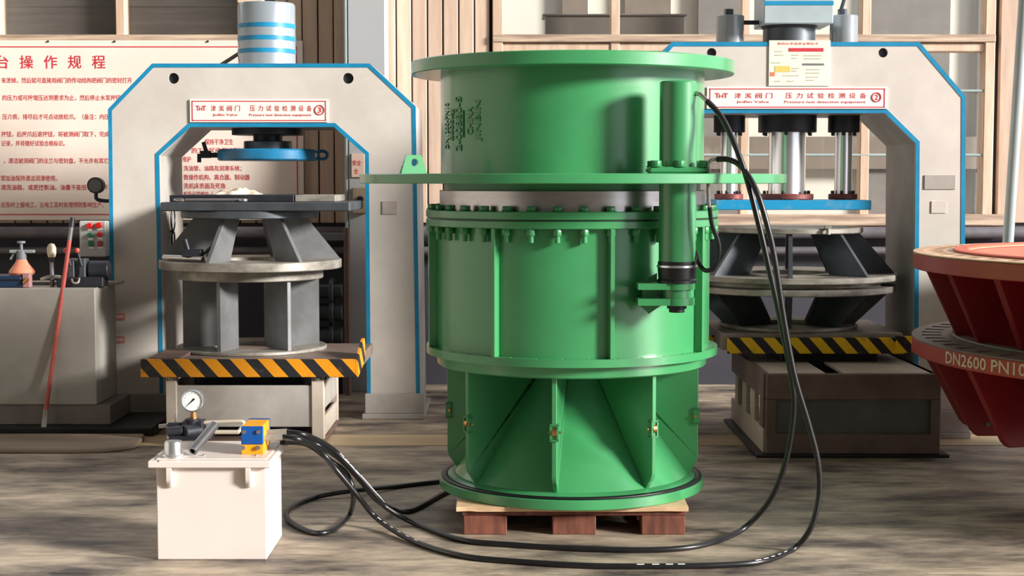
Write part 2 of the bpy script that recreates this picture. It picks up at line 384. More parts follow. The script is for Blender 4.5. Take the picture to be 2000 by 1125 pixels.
# ================================================================== RULES BOARD
BY = 11.93
bx0, bx1 = xt(-420, BY, 250), xt(592, BY, 250); bz0, bz1 = zt(430, BY), zt(79, BY)
bd = thing('rules_board', ((bx0 + bx1) / 2, BY, bz0), 'large cream board of red Chinese operating rules under the left window', 'sign board')
part('panel', MB().box(bx0, bx1, BY, BY + 0.03, bz0, bz1), cream, bd, bevel=0.003)
ly0, ly1, lx1 = zt(420, BY), zt(90.5, BY), xt(581, BY, 250)
fr = MB()
for a in ((bx0 + .04, lx1, ly0, ly0 + .008), (bx0 + .04, lx1, ly1 - .008, ly1), (lx1 - .008, lx1, ly0, ly1)):
    fr.box(a[0], a[1], BY - 0.002, BY, a[2], a[3])
part('border_line', fr, redink, bd)
for ch, px in zip('台操作规程', (4, 52, 99, 146, 193)):
    part('lettering', text_fit(ch, xt(px - 13, BY, 120), xt(px + 13, BY, 120), zt(134, BY), zt(108, BY), BY - 0.002, bold=0.007), redink, bd)
for s, x0, x1, y in (('来泄掉，然后就可直接用阀门的传动结构把阀门的密封打开', 3, 258, 157), ('的压力或可按增压达到要求为止，然后停止水泵按钮', 5, 236, 191),
        ('压介质，排尽后才可点动放松爪。（备注：内压', 5, 214, 228), ('按钮，后按爪后退按钮，将被测阀门取下，完成', 3, 214, 262),
        ('记录，并将做好试验合格标识。', 3, 127, 280), ('，清洁被测阀门的法兰与密封盘，不允许有其它', 8, 212, 314),
        ('常加油保持清洁润滑使用。', 2, 112, 348), ('清洗油箱，或更换新油。油量不能低于油标下', 2, 212, 366), ('应及时上报电工，让电工及时处理预防影响生产。', 2, 203, 400),
        ('保持干净卫生', 400, 456, 277), ('的工作区应保持整洁', 375, 478, 294), ('维护', 357, 373, 311), ('洗油管、油路及润滑系统；', 359, 472, 329),
        ('数操作机构、离合器、制动器', 359, 488, 346), ('洗机床表面及死角', 359, 440, 363), ('检及日常维护（', 359, 416, 379)):
    part('lettering', text_fit(s, xt(x0, BY, y), xt(x1, BY, y), zt(y + 5.6, BY), zt(y - 5.6, BY), BY - 0.002, bold=0.004), redink, bd)
for px in (94, 224, 406): part('screw', MB().cyl((xt(px, BY, 80), BY - 0.008, zt(81, BY)), (xt(px, BY, 80), BY, zt(81, BY)), 0.008, n=10), dark, bd)
# ================================================================== PRESSES
def arch(cxp, pts):   # list of (px,py) -> XZ polygon
    return pts
def press(name, label, Y0, depth, outer, inner_open, holes, hr, tw):
    # outer: polygon px (closed through the floor), inner_open: px points left-bottom ... right-bottom
    o2 = [(at(px, py, Y0).x, at(px, py, Y0).z) for px, py in outer]
    i2 = [(at(px, py, Y0).x, at(px, py, Y0).z) for px, py in inner_open]
    xl, xr = o2[0][0], o2[-1][0]
    il, ir = i2[0][0], i2[-1][0]
    zb = 0.035
    o2[0] = (xl, zb); o2[-1] = (xr, zb); i2[0] = (il, zb); i2[-1] = (ir, zb)
    root = thing(name, ((xl + xr) / 2, Y0 + depth / 2, 0), label, 'hydraulic press', 'test presses')
    poly = o2 + i2[::-1]
    part('frame', MB().xz(poly, Y0 + 0.03, Y0 + depth), bpaint2, root, bevel=0.004)
    hc = [at(px, py, Y0) for px, py in holes]
    me = fill2d(poly, [circ(h.x, h.z, hr, 20) for h in hc], 0.03)
    me.transform(XZ); me.transform(Matrix.Translation((0, Y0 + 0.03, 0)))
    part('front_plate', me, bpaint, root)
    for h in hc: part('hole_shade', MB().cyl((h.x, Y0 + 0.022, h.z), (h.x, Y0 + 0.03, h.z), hr), dark, root)  # dark disc painting the shade at the back of the hole
    def band(pts, s):
        n = len(pts); off = []
        for i in range(n):
            p = Vector(pts[i]); a = Vector(pts[i - 1]) if i else None; b = Vector(pts[i + 1]) if i < n - 1 else None
            ns = []
            if a: d = (p - a).normalized(); ns.append(Vector((-d.y, d.x)))
            if b: d = (b - p).normalized(); ns.append(Vector((-d.y, d.x)))
            nn = sum(ns, Vector((0, 0))).normalized(); k = 1 / max(nn.dot(ns[0]), 0.3)
            off.append(tuple(p + nn * s * tw * k))
        return pts + off[::-1]
    part('edge_band', MB().xz(band([(p[0], p[1] + (0.5 if i in (0, len(o2) - 1) else 0)) if 0 else p for i, p in enumerate(o2)], -1), Y0 - 0.003, Y0 + 0.005), blue, root, label='blue painted outer edge')
    part('edge_band', MB().xz(band(i2, 1), Y0 - 0.003, Y0 + 0.005), blue, root, label='blue painted arch edge')
    # side skins in blue at the very outer corner
    for s, x0, x1 in ((-1, xl, il), (1, ir, xr)):
        f = part('foot', MB().box(x0 - 0.03, x1 + 0.03, Y0 - 0.05, Y0 + depth + 0.02, 0.0, 0.035).box(x0 - 0.012, x1 + 0.03, Y0 - 0.03, Y0 - 0.003, 0.035, 0.17), bpaint2, root, bevel=0.004)
    return root, o2, i2
def name_sign(root, Y, px0, px1, py0, py1, num, t0, t1, t2):
    sg = part('name_sign', MB().box(xt(px0, Y, py0), xt(px1, Y, py0), Y - 0.012, Y - 0.003, zt(py1, Y), zt(py0, Y)), white, root, bevel=0.002)
    Yt = Y - 0.0135
    def X(f): return xt(px0 + (px1 - px0) * f, Y, py0)
    def Z(f): return zt(py0 + (py1 - py0) * f, Y)
    fr = MB(); e = 0.006
    for a in ((X(.015), X(.985), Z(.07) - e, Z(.07)), (X(.015), X(.985), Z(.94), Z(.94) + e), (X(.015), X(.015) + e, Z(.94), Z(.07)), (X(.985) - e, X(.985), Z(.94), Z(.07))):
        fr.box(a[0], a[1], Yt, Y - 0.012, a[2], a[3])
    part('border_line', fr, redink, sg)
    part('lettering', text_fit('T', X(.045), X(.07), Z(.50), Z(.28), Yt, 0.03), redink, sg)
    part('lettering', text_fit('H', X(.068), X(.092), Z(.50), Z(.34), Yt, 0.03), redink, sg)
    part('lettering', text_fit('T', X(.090), X(.118), Z(.50), Z(.28), Yt, 0.03), redink, sg)
    for i, ch in enumerate('津滨阀门'):
        c = .172 + i * .058; part('lettering', text_fit(ch, X(c - .018), X(c + .018), Z(.52), Z(.27), Yt, 0.005), redink, sg)
    for i, ch in enumerate('压力试验检测设备'):
        c = .455 + i * .0585; part('lettering', text_fit(ch, X(c - .018), X(c + .018), Z(.52), Z(.27), Yt, 0.005), redink, sg)
    part('lettering', text_fit('JinBin Valve', X(.165), X(.345), Z(.76), Z(.62), Yt, 0.004), redink, sg)
    part('lettering', text_fit('Pressure test detection equipment', X(.43), X(.88), Z(.77), Z(.62), Yt, 0.004), redink, sg)
    cxx, czz = X(.938), Z(.47); r = (Z(.3) - Z(.7)) / 2
    rg = MB(); k = 28
    rg.tube([(cxx + r * cos(2 * pi * i / k), Yt, czz + r * sin(2 * pi * i / k)) for i in range(k)], 0.0035, 6, True)
    part('lettering', rg, redink, sg)
    part('lettering', text_fit(num, cxx - r * .4, cxx + r * .4, czz - r * .6, czz + r * .6, Yt, 0.02), redink, sg)
def bolts_ring(root, cx, cy, r, z, n, rad, h, m, name='bolt', ph=0.0):
    me = MB().cyl((0, 0, 0), (0, 0, h), rad, n=6).mesh(0.002); me.materials.append(m)
    for i in range(n):
        a = 2 * pi * i / n + ph
        inst(name, me, root, Matrix.Translation((cx + r * cos(a), cy + r * sin(a), z)))

# ---- left press
LY = 10.28; LD = 0.71
LP, lo, li = press('hydraulic_press', 'pale grey arch press with blue edges behind the white pump tank, signed 3', LY, LD,
    [(218, 800), (211, 213), (297, 124), (722, 124), (812, 208), (821, 800)], [(320, 800), (311, 304), (372, 248), (652, 248), (713, 302), (717, 800)],
    [(339, 153), (680, 153)], 0.036, 0.026)
name_sign(LP, LY, 371, 641, 194, 239, '3', 0, 0, 0)
part('data_plate', MB().box(xt(747, LY), xt(776, LY), LY - 0.008, LY, zt(418, LY), zt(393, LY)), mat('data_plate', (186, 174, 166), 0.5), LP, label='small greyish data plate')
for y in (618, 663):
    p_ = part('warning_label', MB().box(xt(219, LY, y), xt(244, LY, y), LY - 0.006, LY, zt(y + 6.5, LY), zt(y - 6, LY)), mat('label_pink', (214, 130, 124), 0.5), LP)
    part('label_field', MB().box(xt(222, LY, y), xt(241, LY, y), LY - 0.0075, LY - 0.006, zt(y + 3.5, LY), zt(y - 3, LY)), mat('label_white', (232, 196, 190), 0.5), p_)
LRY = LY + LD / 2; LRX = xt(523, LRY, 260)
rc = part('ram_cylinder', MB().lathe(LRX, LRY, [(0, zt(124, LY) - 0.01), (0.197, zt(124, LY) - 0.01), (0.197, zt(12, LRY)), (0.19, zt(8, LRY)), (0, zt(8, LRY))], 48), mat('cylinder_grey_paint', (164, 174, 182), 0.22, 0.3, (150, 160, 168), 0.5, 2, coat=0.4), LP)
for py in (47, 72, 97):
    part('band', MB().ring(LRX, LRY, 0.19, 0.1985, zt(py + 5, LRY - .19), zt(py - 4, LRY - .19), 48, 0.001), blue, rc, label='blue stripe around the ram cylinder')
part('dark_stick', MB().cyl(at(425, 131, LRY), at(486, 92, LRY), 0.013), mat('added_stick_brown', (120, 104, 96), 0.5), LP)  # thin dark stick of unknown purpose, added to the press
part('top_port', MB().box(LRX - 0.19, LRX - 0.02, LRY - 0.06, LRY + 0.06, zt(8, LRY), zt(-14, LRY)), boardm[0], LP, bevel=0.006)
part('ram_flange', MB().disc(LRX, LRY, 0.245, zt(264, LRY), zt(244, LY), 48), dark, LP)
part('ram_rod', MB().disc(LRX, LRY, 0.10, zt(278, LRY), zt(262, LRY), 32), dark, LP)
part('ram_shoe', MB().disc(LRX, LRY, 0.165, zt(294, LRY), zt(276, LRY), 40, 0.006), slate, LP)
hd = part('press_head', MB().disc(LRX, LRY, 0.345, zt(314, LRY), zt(292, LRY), 56, 0.01), dblue, LP, label='blue round press head')
hx = LRX - 0.345; hz = zt(303, LRY)
part('clamp_valve', MB().cyl((hx + 0.01, LRY, hz), (hx - 0.07, LRY, hz), 0.018).box(hx - 0.12, hx - 0.05, LRY - 0.02, LRY + 0.02, hz - 0.02, hz + 0.03).cyl((hx - 0.08, LRY, hz + 0.02), (hx - 0.10, LRY, hz + 0.09), 0.014).cyl((hx - 0.13, LRY, hz + 0.01), (hx - 0.13, LRY, hz - 0.05), 0.014), dark, hd, bevel=0.002)
part('eye_ring', MB().tube([(LRX + 0.375 + 0.035 * cos(a * pi / 10), LRY, hz + 0.028 * sin(a * pi / 10)) for a in range(20)], 0.011, 8, True).cyl((LRX + 0.33, LRY, hz), (LRX + 0.35, LRY, hz), 0.012), dblue, hd)
# gauge on the left edge
gx = at(188, 362, LY + 0.2)
g = part('side_gauge', MB().cyl((gx.x, gx.y - 0.03, gx.z), (gx.x, gx.y + 0.03, gx.z), 0.055, n=28).tube(spline([(gx.x, gx.y, gx.z - 0.04), (gx.x - 0.0, gx.y, gx.z - 0.09), (gx.x + 0.05, gx.y, gx.z - 0.105), (gx.x + 0.12, gx.y, gx.z - 0.105)], 6), 0.013), dark, LP, label='dark round gauge on an elbow pipe')
part('gauge_face', MB().cyl((gx.x, gx.y - 0.034, gx.z), (gx.x, gx.y - 0.029, gx.z), 0.045, n=28), mat('gauge_grey_face', (112, 112, 112), 0.25), g)
# control box
cbY = LY - 0.02
cb = part('control_box', MB().box(xt(162, cbY), xt(213, cbY), cbY - 0.1, cbY, zt(500, cbY), zt(431, cbY)), mat('box_grey', (186, 186, 184), 0.45), LP, bevel=0.006)
for px, py, m, sq in ((176, 441, redbtn, 0), (194, 440, redbtn, 0), (177, 459, grnbtn, 0), (195, 458, redbtn, 0), (178, 476, grnbtn, 1), (196, 476, mat('dull_red_button', (170, 60, 66), 0.4), 1)):
    c = at(px, py, cbY - 0.1); r_ = 0.021 if py < 450 else 0.017
    if sq: b_ = MB().box(c.x - 0.016, c.x + 0.016, cbY - 0.112, cbY - 0.1, c.z - 0.018, c.z + 0.018)
    else: b_ = MB().cyl((c.x, cbY - 0.1, c.z), (c.x, cbY - 0.125, c.z), r_, r_ * 0.9, 18)
    part('button', b_, m, cb, bevel=0.002)
    part('button_bezel', MB().box(c.x - 0.016, c.x + 0.018, cbY - 0.104, cbY - 0.1, c.z - 0.032, c.z - 0.02), white, cb)
# hooks on inner leg
ilx = li[1][0]
for y, rr in ((428, 0.06), (468, 0.045)):
    c = at(338, y, LY + 0.3); c.x = ilx + 0.015
    part('wire_hook', MB().tube([(c.x + 0.004, c.y + rr * cos(a * pi / 9), c.z + rr * 1.3 * sin(a * pi / 9)) for a in range(18)], 0.006, 6, True).cyl((ilx - 0.005, c.y, c.z + rr * 1.3), (c.x + 0.004, c.y, c.z + rr * 1.3), 0.007), dark, LP)

# ---- right press
RY = 9.5; RD = 0.75
RP, ro, ri = press('hydraulic_press', 'pale grey arch press with three rams and a blue lower plate, signed 2', RY, RD,
    [(1219, 800), (1219, 188), (1312, 82), (1796, 82), (1886, 188), (1884, 800)], [(1318, 800), (1318, 280), (1378, 221), (1728, 221), (1788, 280), (1785, 800)],
    [(1390, 103), (1725, 103)], 0.029, 0.026)
name_sign(RP, RY, 1380, 1733, 170, 213, '2', 0, 0, 0)
nt_ = part('safety_notice', MB().box(xt(1498, RY), xt(1617, RY), RY - 0.008, RY - 0.003, zt(168, RY), zt(79, RY)), mat('notice_cream', (250, 246, 226), 0.45), RP, label='white safety notice sheet with a red bar', bevel=0.001)
def nb(px0, px1, py0, py1, m, nm='printed_block'):
    part(nm, MB().box(xt(px0, RY, py0), xt(px1, RY, py0), RY - 0.0095, RY - 0.008, zt(py1, RY), zt(py0, RY)), m, nt_)
nb(1540, 1608, 94, 101, redink); nb(1567, 1609, 124, 128, greyink); nb(1504, 1513, 141, 149, mat('print_orange', (236, 130, 100), 0.6)); nb(1513, 1543, 129, 141, ochreink)
part('lettering', text_fit('危险化学品安全周知卡', xt(1518, RY, 85), xt(1598, RY, 85), zt(88, RY), zt(83, RY), RY - 0.0095, 0.003), redink, nt_)
for px0, px1, py in ((1513, 1528, 100), (1513, 1530, 107), (1546, 1560, 107), (1546, 1556, 113), (1506, 1524, 122), (1546, 1560, 133), (1546, 1556, 138), (1528, 1560, 147), (1513, 1524, 158), (1537, 1550, 158), (1574, 1600, 135), (1574, 1600, 142), (1574, 1598, 150), (1574, 1590, 156), (1570, 1604, 108), (1570, 1602, 114)):
    nb(px0, px1, py, py + 1.6, mat('print_pale', (196, 190, 160), 0.6), 'printed_line')
part('data_plate', MB().box(xt(1804, RY), xt(1865, RY), RY - 0.007, RY, zt(370, RY), zt(342, RY)), mat('smudged_plate', (172, 164, 158), 0.55), RP, label='smudged grey data plate', bevel=0.002)
part('data_plate', MB().box(xt(1819, RY), xt(1848, RY), RY - 0.006, RY, zt(416, RY), zt(393, RY)), mat('pale_plate_label', (214, 204, 196), 0.5), RP, label='small pale label')
RRY = RY + RD / 2; RRX = xt(1538, RRY, 320)
RT = zt(82, RY)
part('ram_cylinder', MB().disc(RRX, RRY, 0.165, RT - 0.01, zt(44, RRY), 40), slate, RP)
vb = part('top_valve_block', MB().box(xt(1478, RRY), xt(1610, RRY), RRY - 0.2, RRY + 0.2, zt(46, RRY - .2), zt(-60, RRY - .2)), mat('valve_block_paint', (176, 190, 196), 0.4), RP, bevel=0.006)
part('blue_stripe', MB().box(xt(1478, RRY), xt(1610, RRY), RRY - 0.203, RRY - 0.2, zt(10, RRY - .2), zt(2, RRY - .2)), blue, vb, label='blue stripe on the top block')
part('tapered_collar', MB().lathe(RRX, RRY, [(0.165, zt(58, RRY)), (0.20, zt(46, RRY)), (0, zt(46, RRY))], 40), dark, RP)
for px, sgn in ((1426, 1), (1648, -1)):
    X_ = xt(px, RRY, 50)
    part('side_cylinder', MB().disc(X_, RRY, 0.088, RT - 0.01, zt(31, RRY), 32, 0.004), mat('side_cyl_paint', (150, 156, 160), 0.25, 0.2, coat=0.3), RP)
    part('oil_pipe', MB().cyl((X_, RRY, zt(44, RRY)), (X_ + sgn * 0.25, RRY, zt(44, RRY)), 0.014), dark, RP)
    part('bleed_nut', MB().cyl((X_ - 0.01, RRY, zt(31, RRY)), (X_ - 0.01, RRY, zt(18, RRY)), 0.03, n=6), slate, RP)
part('oil_hose', MB().tube(spline([(xt(1640, RRY, 20), RRY - .02, zt(24, RRY)), (xt(1645, RRY, 5), RRY - .02, zt(8, RRY)), (xt(1660, RRY, -30), RRY, zt(-40, RRY))], 8), 0.012), dark, RP)
ZA, ZB = zt(245, RRY), zt(388, RRY)
for px, r_, fr_ in ((1424, 0.055, 0.10), (1537, 0.118, 0.185), (1647, 0.055, 0.10)):
    X_ = xt(px, RRY, 320)
    tf = part('ram_flange', MB().disc(X_, RRY, fr_, ZA - 0.045, zt(214, RY), 40, 0.004), dark, RP)
    bolts_ring(tf, X_, RRY, fr_ - 0.022, ZA - 0.065, 6, 0.012, 0.03, dark, 'bolt', 0.3)
    part('ram', MB().disc(X_, RRY, r_, ZB - 0.02, ZA - 0.02, 40), chrome, RP, label='polished steel ram')
    bf = part('ram_foot', MB().disc(X_, RRY, fr_ * 0.92, zt(390, RRY - .2), zt(379, RRY - .2), 40, 0.004), rusty, RP, label='rust red ram foot')
    bolts_ring(bf, X_, RRY, fr_ * .92 - 0.02, zt(379, RRY - .2), 6, 0.011, 0.02, dark, 'bolt', 0.2)
part('press_plate', MB().box(xt(1396, RRY - .2), xt(1699, RRY - .2), RRY - 0.24, RRY + 0.24, zt(410, RRY - .24), zt(391, RRY - .24)), mat('worn_blue_plate', (26, 146, 196), 0.4, 0, (150, 150, 140), 0.35, 12, lo=0.3, hi=0.45), RP, bevel=0.004, label='worn blue press plate')

# ---- cage fixtures
def cage(name, label, cx, cy, specs, fins_up, fins_dn, ph, nf, mr, mf):
    zb = min(s[1] for s in specs)
    root = thing(name, (cx, cy, zb), label, 'test fixture', 'welded cage fixtures')
    for nm, z0, z1, r0, r1, m in specs:
        part(nm, MB().ring(cx, cy, r0, r1, z0, z1, 64, 0.005) if r0 > 0.01 else MB().disc(cx, cy, r1, z0, z1, 64, 0.005), m, root)
    for (zlo, zhi, rlo, rhi, rin_lo, rin_hi) in (fins_up, fins_dn):
        for i in range(nf):
            a = R(ph + 360.0 / nf * i); d = Vector((sin(a), -cos(a), 0)); n = Vector((cos(a), sin(a), 0)); c = Vector((cx, cy, 0))
            t = 0.012
            def fn(r_, z_, s_, c=c, d=d, n=n): return c + d * r_ + n * s_ + Vector((0, 0, z_))
            part('fin', MB().prism([(rin_lo, zlo), (rlo, zlo), (rhi, zhi), (rin_hi, zhi)], fn, -t, t), mf, root)
    return root
LCY = 9.95; LCX = xt(490, LCY, 500)
f_ = LCY
cage('cage_fixture', 'grey steel cage fixture on the left striped lift table', LCX, LCY, [
    ('base_ring', zt(697, f_ - .485), zt(690, f_ - .485), 0.25, 0.485, wornsteel),
    ('middle_ring', zt(552, f_ - .46), zt(531, f_ - .46), 0.22, 0.465, wornsteel),
    ('middle_ring', zt(531, f_ - .46) , zt(515, f_ - .585), 0.22, 0.585, wornsteel),
    ('top_disc', zt(428, f_ - .44), zt(413, f_ - .44), 0.0, 0.44, slate)],
    (zt(515, f_ - .585), zt(428, f_ - .44), 0.575, 0.36, 0.30, 0.17), (zt(690, f_ - .485), zt(552, f_ - .46), 0.437, 0.437, 0.20, 0.20), -18, 6, wornsteel, palesteel)
tz0, tz1 = zt(411.5, LCY - .42), zt(395, LCY - .42)
tx0, tx1 = xt(313, LCY - .42), xt(683, LCY - .42)
solo('steel_plate', MB().box(tx0, tx1, LCY - 0.42, LCY + 0.42, zt(413, f_ - .44) + 0.001, tz1), slate, (LCX, LCY, tz0), 'thick dark steel plate lying on top of the left cage fixture', 'steel plate', bevel=0.006)
tz2 = zt(381, LCY - .3)
solo('steel_plate', MB().box(xt(331, LCY - .3), xt(574, LCY - .3), LCY - 0.3, LCY + 0.3, tz1 + 0.001, tz2), dark, (LCX - 0.1, LCY, tz1), 'narrow dark steel block stacked on the thick plate on the left cage', 'steel plate', bevel=0.004)
solo('steel_plate', MB().box(xt(576, LCY - .3), xt(655, LCY - .3), LCY - 0.3, LCY + 0.25, tz1 + 0.001, tz2), wornsteel, (LCX + 0.35, LCY, tz1), 'pale grey steel block at the right end of the thick plate', 'steel plate', bevel=0.004)
wy = LCY - 0.36
wr = MB().tube([(xt(362, wy), wy, tz1 + 0.012), (xt(470, wy), wy, tz1 + 0.012)], 0.009, 8)
wr.tube([(xt(362, wy) - 0.03 + 0.034 * cos(a * pi / 8), wy + 0.03 * sin(a * pi / 8), tz1 + 0.012) for a in range(3, 15)], 0.011, 8)
wr.tube([(xt(475, wy) + 0.022 * cos(a * pi / 8), wy + 0.022 * sin(a * pi / 8), tz1 + 0.012) for a in range(16)], 0.010, 8, True)
solo('wrench', wr, steel, (xt(415, wy), wy, tz1), 'shiny wrench lying on the edge of the thick dark plate', 'wrench')
rg = MB(); rx0, rx1 = xt(424, LCY), xt(508, LCY)
nx, ny = 26, 12; vs_ = []; fs = []
for j in range(ny + 1):
    for i in range(nx + 1):
        u, v = i / nx, j / ny
        h = 0.045 * sin(pi * u) ** .5 * sin(pi * v) ** .5 * (0.75 + 0.35 * sin(u * 17 + v * 5) * sin(v * 9 + u * 4))
        vs_.append((rx0 + (rx1 - rx0) * u + 0.01 * sin(v * 9), LCY - 0.12 + 0.24 * v + 0.012 * sin(u * 11), tz2 + 0.002 + h))
for j in range(ny):
    for i in range(nx):
        q = j * (nx + 1) + i; fs.append((q, q + 1, q + nx + 2, q + nx + 1))
rg.add(vs_, fs)
solo('cleaning_rag', rg, mat('rag_cotton', (240, 222, 200), 0.9), ((rx0 + rx1) / 2, LCY, tz2), 'crumpled off-white rag on the dark block under the blue press head', 'rag', ang=180)
# clamp tool on the middle ring
kz = zt(515, f_ - .585) + 0.004; kp = at(352, 518, LCY - 0.40); kz0 = kz
kt = thing('pipe_clamp', (kp.x, LCY - 0.40, kz0), 'dark steel hand clamp lying on the left rim of the cage fixture', 'clamp')
a0 = at(312, 519, LCY - 0.42); a1 = at(400, 511, LCY - 0.42)
part('handle', MB().cyl((a0.x, LCY - 0.3, kz0 + 0.02), (a1.x, LCY - 0.48, kz0 + 0.02), 0.018), steel, kt)
part('jaw', MB().box(kp.x + 0.02, kp.x + 0.14, LCY - 0.45, LCY - 0.36, kz0 + 0.03, kz0 + 0.075).cyl((kp.x + 0.05, LCY - 0.4, kz0 + 0.07), (kp.x + 0.03, LCY - 0.4, kz0 + 0.14), 0.016), dark, kt, bevel=0.004)
part('lever', MB().cyl((kp.x + 0.13, LCY - 0.42, kz0 + 0.03), (kp.x + 0.24, LCY - 0.40, kz0 + 0.13), 0.010), slate, kt)

RCY = RRY; RCX = xt(1540, RCY, 540)
f_ = RCY
cage('cage_fixture', 'dark steel double-cone cage fixture on the right striped lift table', RCX, RCY, [
    ('base_ring', zt(650, f_ - .42), zt(642, f_ - .42), 0.2, 0.44, wornsteel),
    ('middle_ring', zt(581, f_ - .68), zt(568, f_ - .68), 0.25, 0.675, wornsteel),
    ('spacer_ring', zt(568, f_ - .68), zt(557, f_ - .68), 0.25, 0.60, wornsteel),
    ('middle_ring', zt(557, f_ - .68), zt(545, f_ - .69), 0.25, 0.69, wornsteel),
    ('top_disc', zt(458, f_ - .46), zt(447, f_ - .46), 0.0, 0.465, wornsteel)],
    (zt(545, f_ - .69), zt(458, f_ - .46), 0.665, 0.44, 0.36, 0.20), (zt(642, f_ - .42), zt(581, f_ - .68), 0.42, 0.64, 0.16, 0.30), -9, 8, wornsteel, slate)
sc_ = at(1617, 452, RCY - 0.465)
solo('lever_clip', MB().box(sc_.x - 0.02, sc_.x + 0.02, RCY - 0.47, RCY - 0.44, zt(447, f_ - .46) + 0.001, zt(447, f_ - .46) + 0.02).cyl((sc_.x, RCY - 0.475, sc_.z - 0.02), (sc_.x, RCY - 0.475, sc_.z + 0.02), 0.014), wornsteel, sc_, 'small steel clip on the top rim of the right cage fixture', 'clip', bevel=0.002)

# ---- left lift table
TY = 9.25
tl = thing('lift_table', (LCX, 9.7, 0), 'cream lift table with orange and black striped front behind the pump tank', 'lift table', 'striped lift tables')
hz0, hz1 = zt(737, TY - .05), zt(702, TY - .05)
dz1 = zt(697, LCY - .485) - 0.001
part('deck', MB().box(xt(284, TY, 700), xt(698, TY, 700), TY - 0.02, LCY + 0.32, hz0 + 0.02, dz1), mat('deck_brown', (140, 122, 112), 0.5, 0.1, (112, 96, 88), 0.7, 4), tl, bevel=0.004)
part('striped_beam', MB().box(xt(278, TY, 700), xt(697, TY, 700), TY - 0.05, TY - 0.02, hz0, hz1), hazL, tl, bevel=0.003, label='orange and black striped front beam')
ex = xt(697, TY, 700)
part('end_plate', MB().prism([(TY - 0.05, hz0), (TY + 0.40, hz0 + 0.05), (TY + 0.40, hz1 + 0.085), (TY + 0.3, hz1 + 0.085), (TY - 0.05, hz1)], lambda a, b, d: (d, a, b), ex - 0.004, ex + 0.012), hazL, tl, label='upturned striped end plate')
part('left_corner_block', MB().box(xt(290, TY, 700), xt(350, TY, 700), TY + 0.02, TY + 0.5, dz1, dz1 + 0.02), trolleyd, tl, bevel=0.003)
bx0_, bx1_ = xt(325, TY, 800), xt(633, TY, 800)
pz0, pz1 = zt(834, TY), zt(753, TY)
part('front_panel', MB().box(bx0_ + 0.05, bx1_ - 0.06, TY, TY + 0.02, pz0, pz1), bpaint2, tl, bevel=0.003)
for x0, x1 in ((bx0_, bx0_ + 0.065), (bx1_ - 0.075, bx1_)):
    for y0 in (TY - 0.01, TY + 0.72):
        part('post', MB().box(x0, x1, y0, y0 + 0.06, 0.03, zt(742, TY)), trolleym, tl, bevel=0.004)
        part('jack_pad', MB().box(x0 - 0.0, x1 + 0.0, y0, y0 + 0.06, zt(742, TY), hz0 + 0.02).cyl(((x0 + x1) / 2, y0 + 0.0, zt(742, TY)), ((x0 + x1) / 2, y0 + 0.0, hz0), 0.018), wornsteel, tl, bevel=0.006)
for x in (bx0_ + 0.005, bx1_ - 0.025):
    part('side_panel', MB().prism([(TY + 0.05, pz1), (TY + 0.72, pz1), (TY + 0.72, pz0 + 0.10), (TY + 0.05, pz0 + 0.10)], lambda a, b, d: (d, a, b), x, x + 0.02), bpaint2, tl, bevel=0.003)
    part('side_rail', MB().prism([(TY + 0.05, 0.04), (TY + 0.72, 0.04), (TY + 0.72, 0.16), (TY + 0.05, 0.16)], lambda a, b, d: (d, a, b), x, x + 0.02), trolleym, tl, bevel=0.003)
part('base_sill', MB().box(bx0_, bx1_, TY - 0.015, TY + 0.80, 0.0, 0.035), trolleyd, tl, bevel=0.003)
part('lift_core', MB().box(bx0_ + 0.15, bx1_ - 0.15, TY + 0.2, TY + 0.6, 0.035, hz0 + 0.02), dark, tl, bevel=0.01)
# ---- right lift table
TR = 8.81
tr = thing('lift_table', (RCX, 9.5, 0), 'brown lift table with yellow and black striped front below the right press', 'lift table', 'striped lift tables')
x0, x1 = xt(1497, TR, 800), xt(1838, TR, 800)
ztop = zt(734, TR); yb = 10.15
part('top_beam', MB().box(x0, x1, TR, TR + 0.05, zt(781, TR), ztop + 0.01), trolleyd, tr, bevel=0.005)
part('recessed_panel', MB().box(x0 + 0.06, x1 - 0.05, TR + 0.03, TR + 0.045, zt(850, TR), zt(781, TR)), trolleyg, tr)
for a in (x0, x1 - 0.055): part('corner_post', MB().box(a, a + 0.055, TR + 0.002, TR + 0.06, zt(850, TR), zt(781, TR)), trolleyd, tr, bevel=0.003)
part('bottom_beam', MB().box(x0, x1, TR, TR + 0.05, zt(887, TR), zt(848, TR)), trolleyd, tr, bevel=0.005)
part('skid_base', MB().box(x0 - 0.06, x1 + 0.05, TR - 0.02, yb, 0.0, zt(887, TR)), black, tr, bevel=0.004)
for a, b in ((x0, xt(1622, TR, 730)), (xt(1652, TR, 730), x1)):
    part('top_plate', MB().box(a + 0.02, b, TR + 0.05, yb, ztop - 0.02, ztop), trolleym, tr, bevel=0.003)
part('side_top_rail', MB().box(x0 - 0.012, x0 + 0.02, TR + 0.05, yb, zt(781, TR), ztop + 0.012), trolleyd, tr, bevel=0.003)
part('side_bottom_rail', MB().box(x0 - 0.012, x0 + 0.02, TR + 0.05, yb, zt(887, TR), zt(840, TR)), trolleym, tr, bevel=0.003)
for i in range(4):
    yy = TR + 0.06 + i * 0.33
    part('side_post', MB().box(x0 - 0.01, x0 + 0.02, yy, yy + 0.13, zt(840, TR), zt(781, TR)), trolleym if i else trolleyd, tr, bevel=0.003)
part('far_side_panel', MB().box(x1 - 0.03, x1, TR + 0.05, yb, zt(887, TR), ztop), trolleyd, tr)
hy = 9.42
part('lift_core', MB().box(x0 + 0.2, x1 - 0.2, hy + 0.1, yb - 0.1, 0.1, zt(691, hy)), dark, tr, bevel=0.01)
rz0, rz1 = zt(691, hy), zt(660, hy)
rdeck = zt(650, RCY - .42) - 0.001
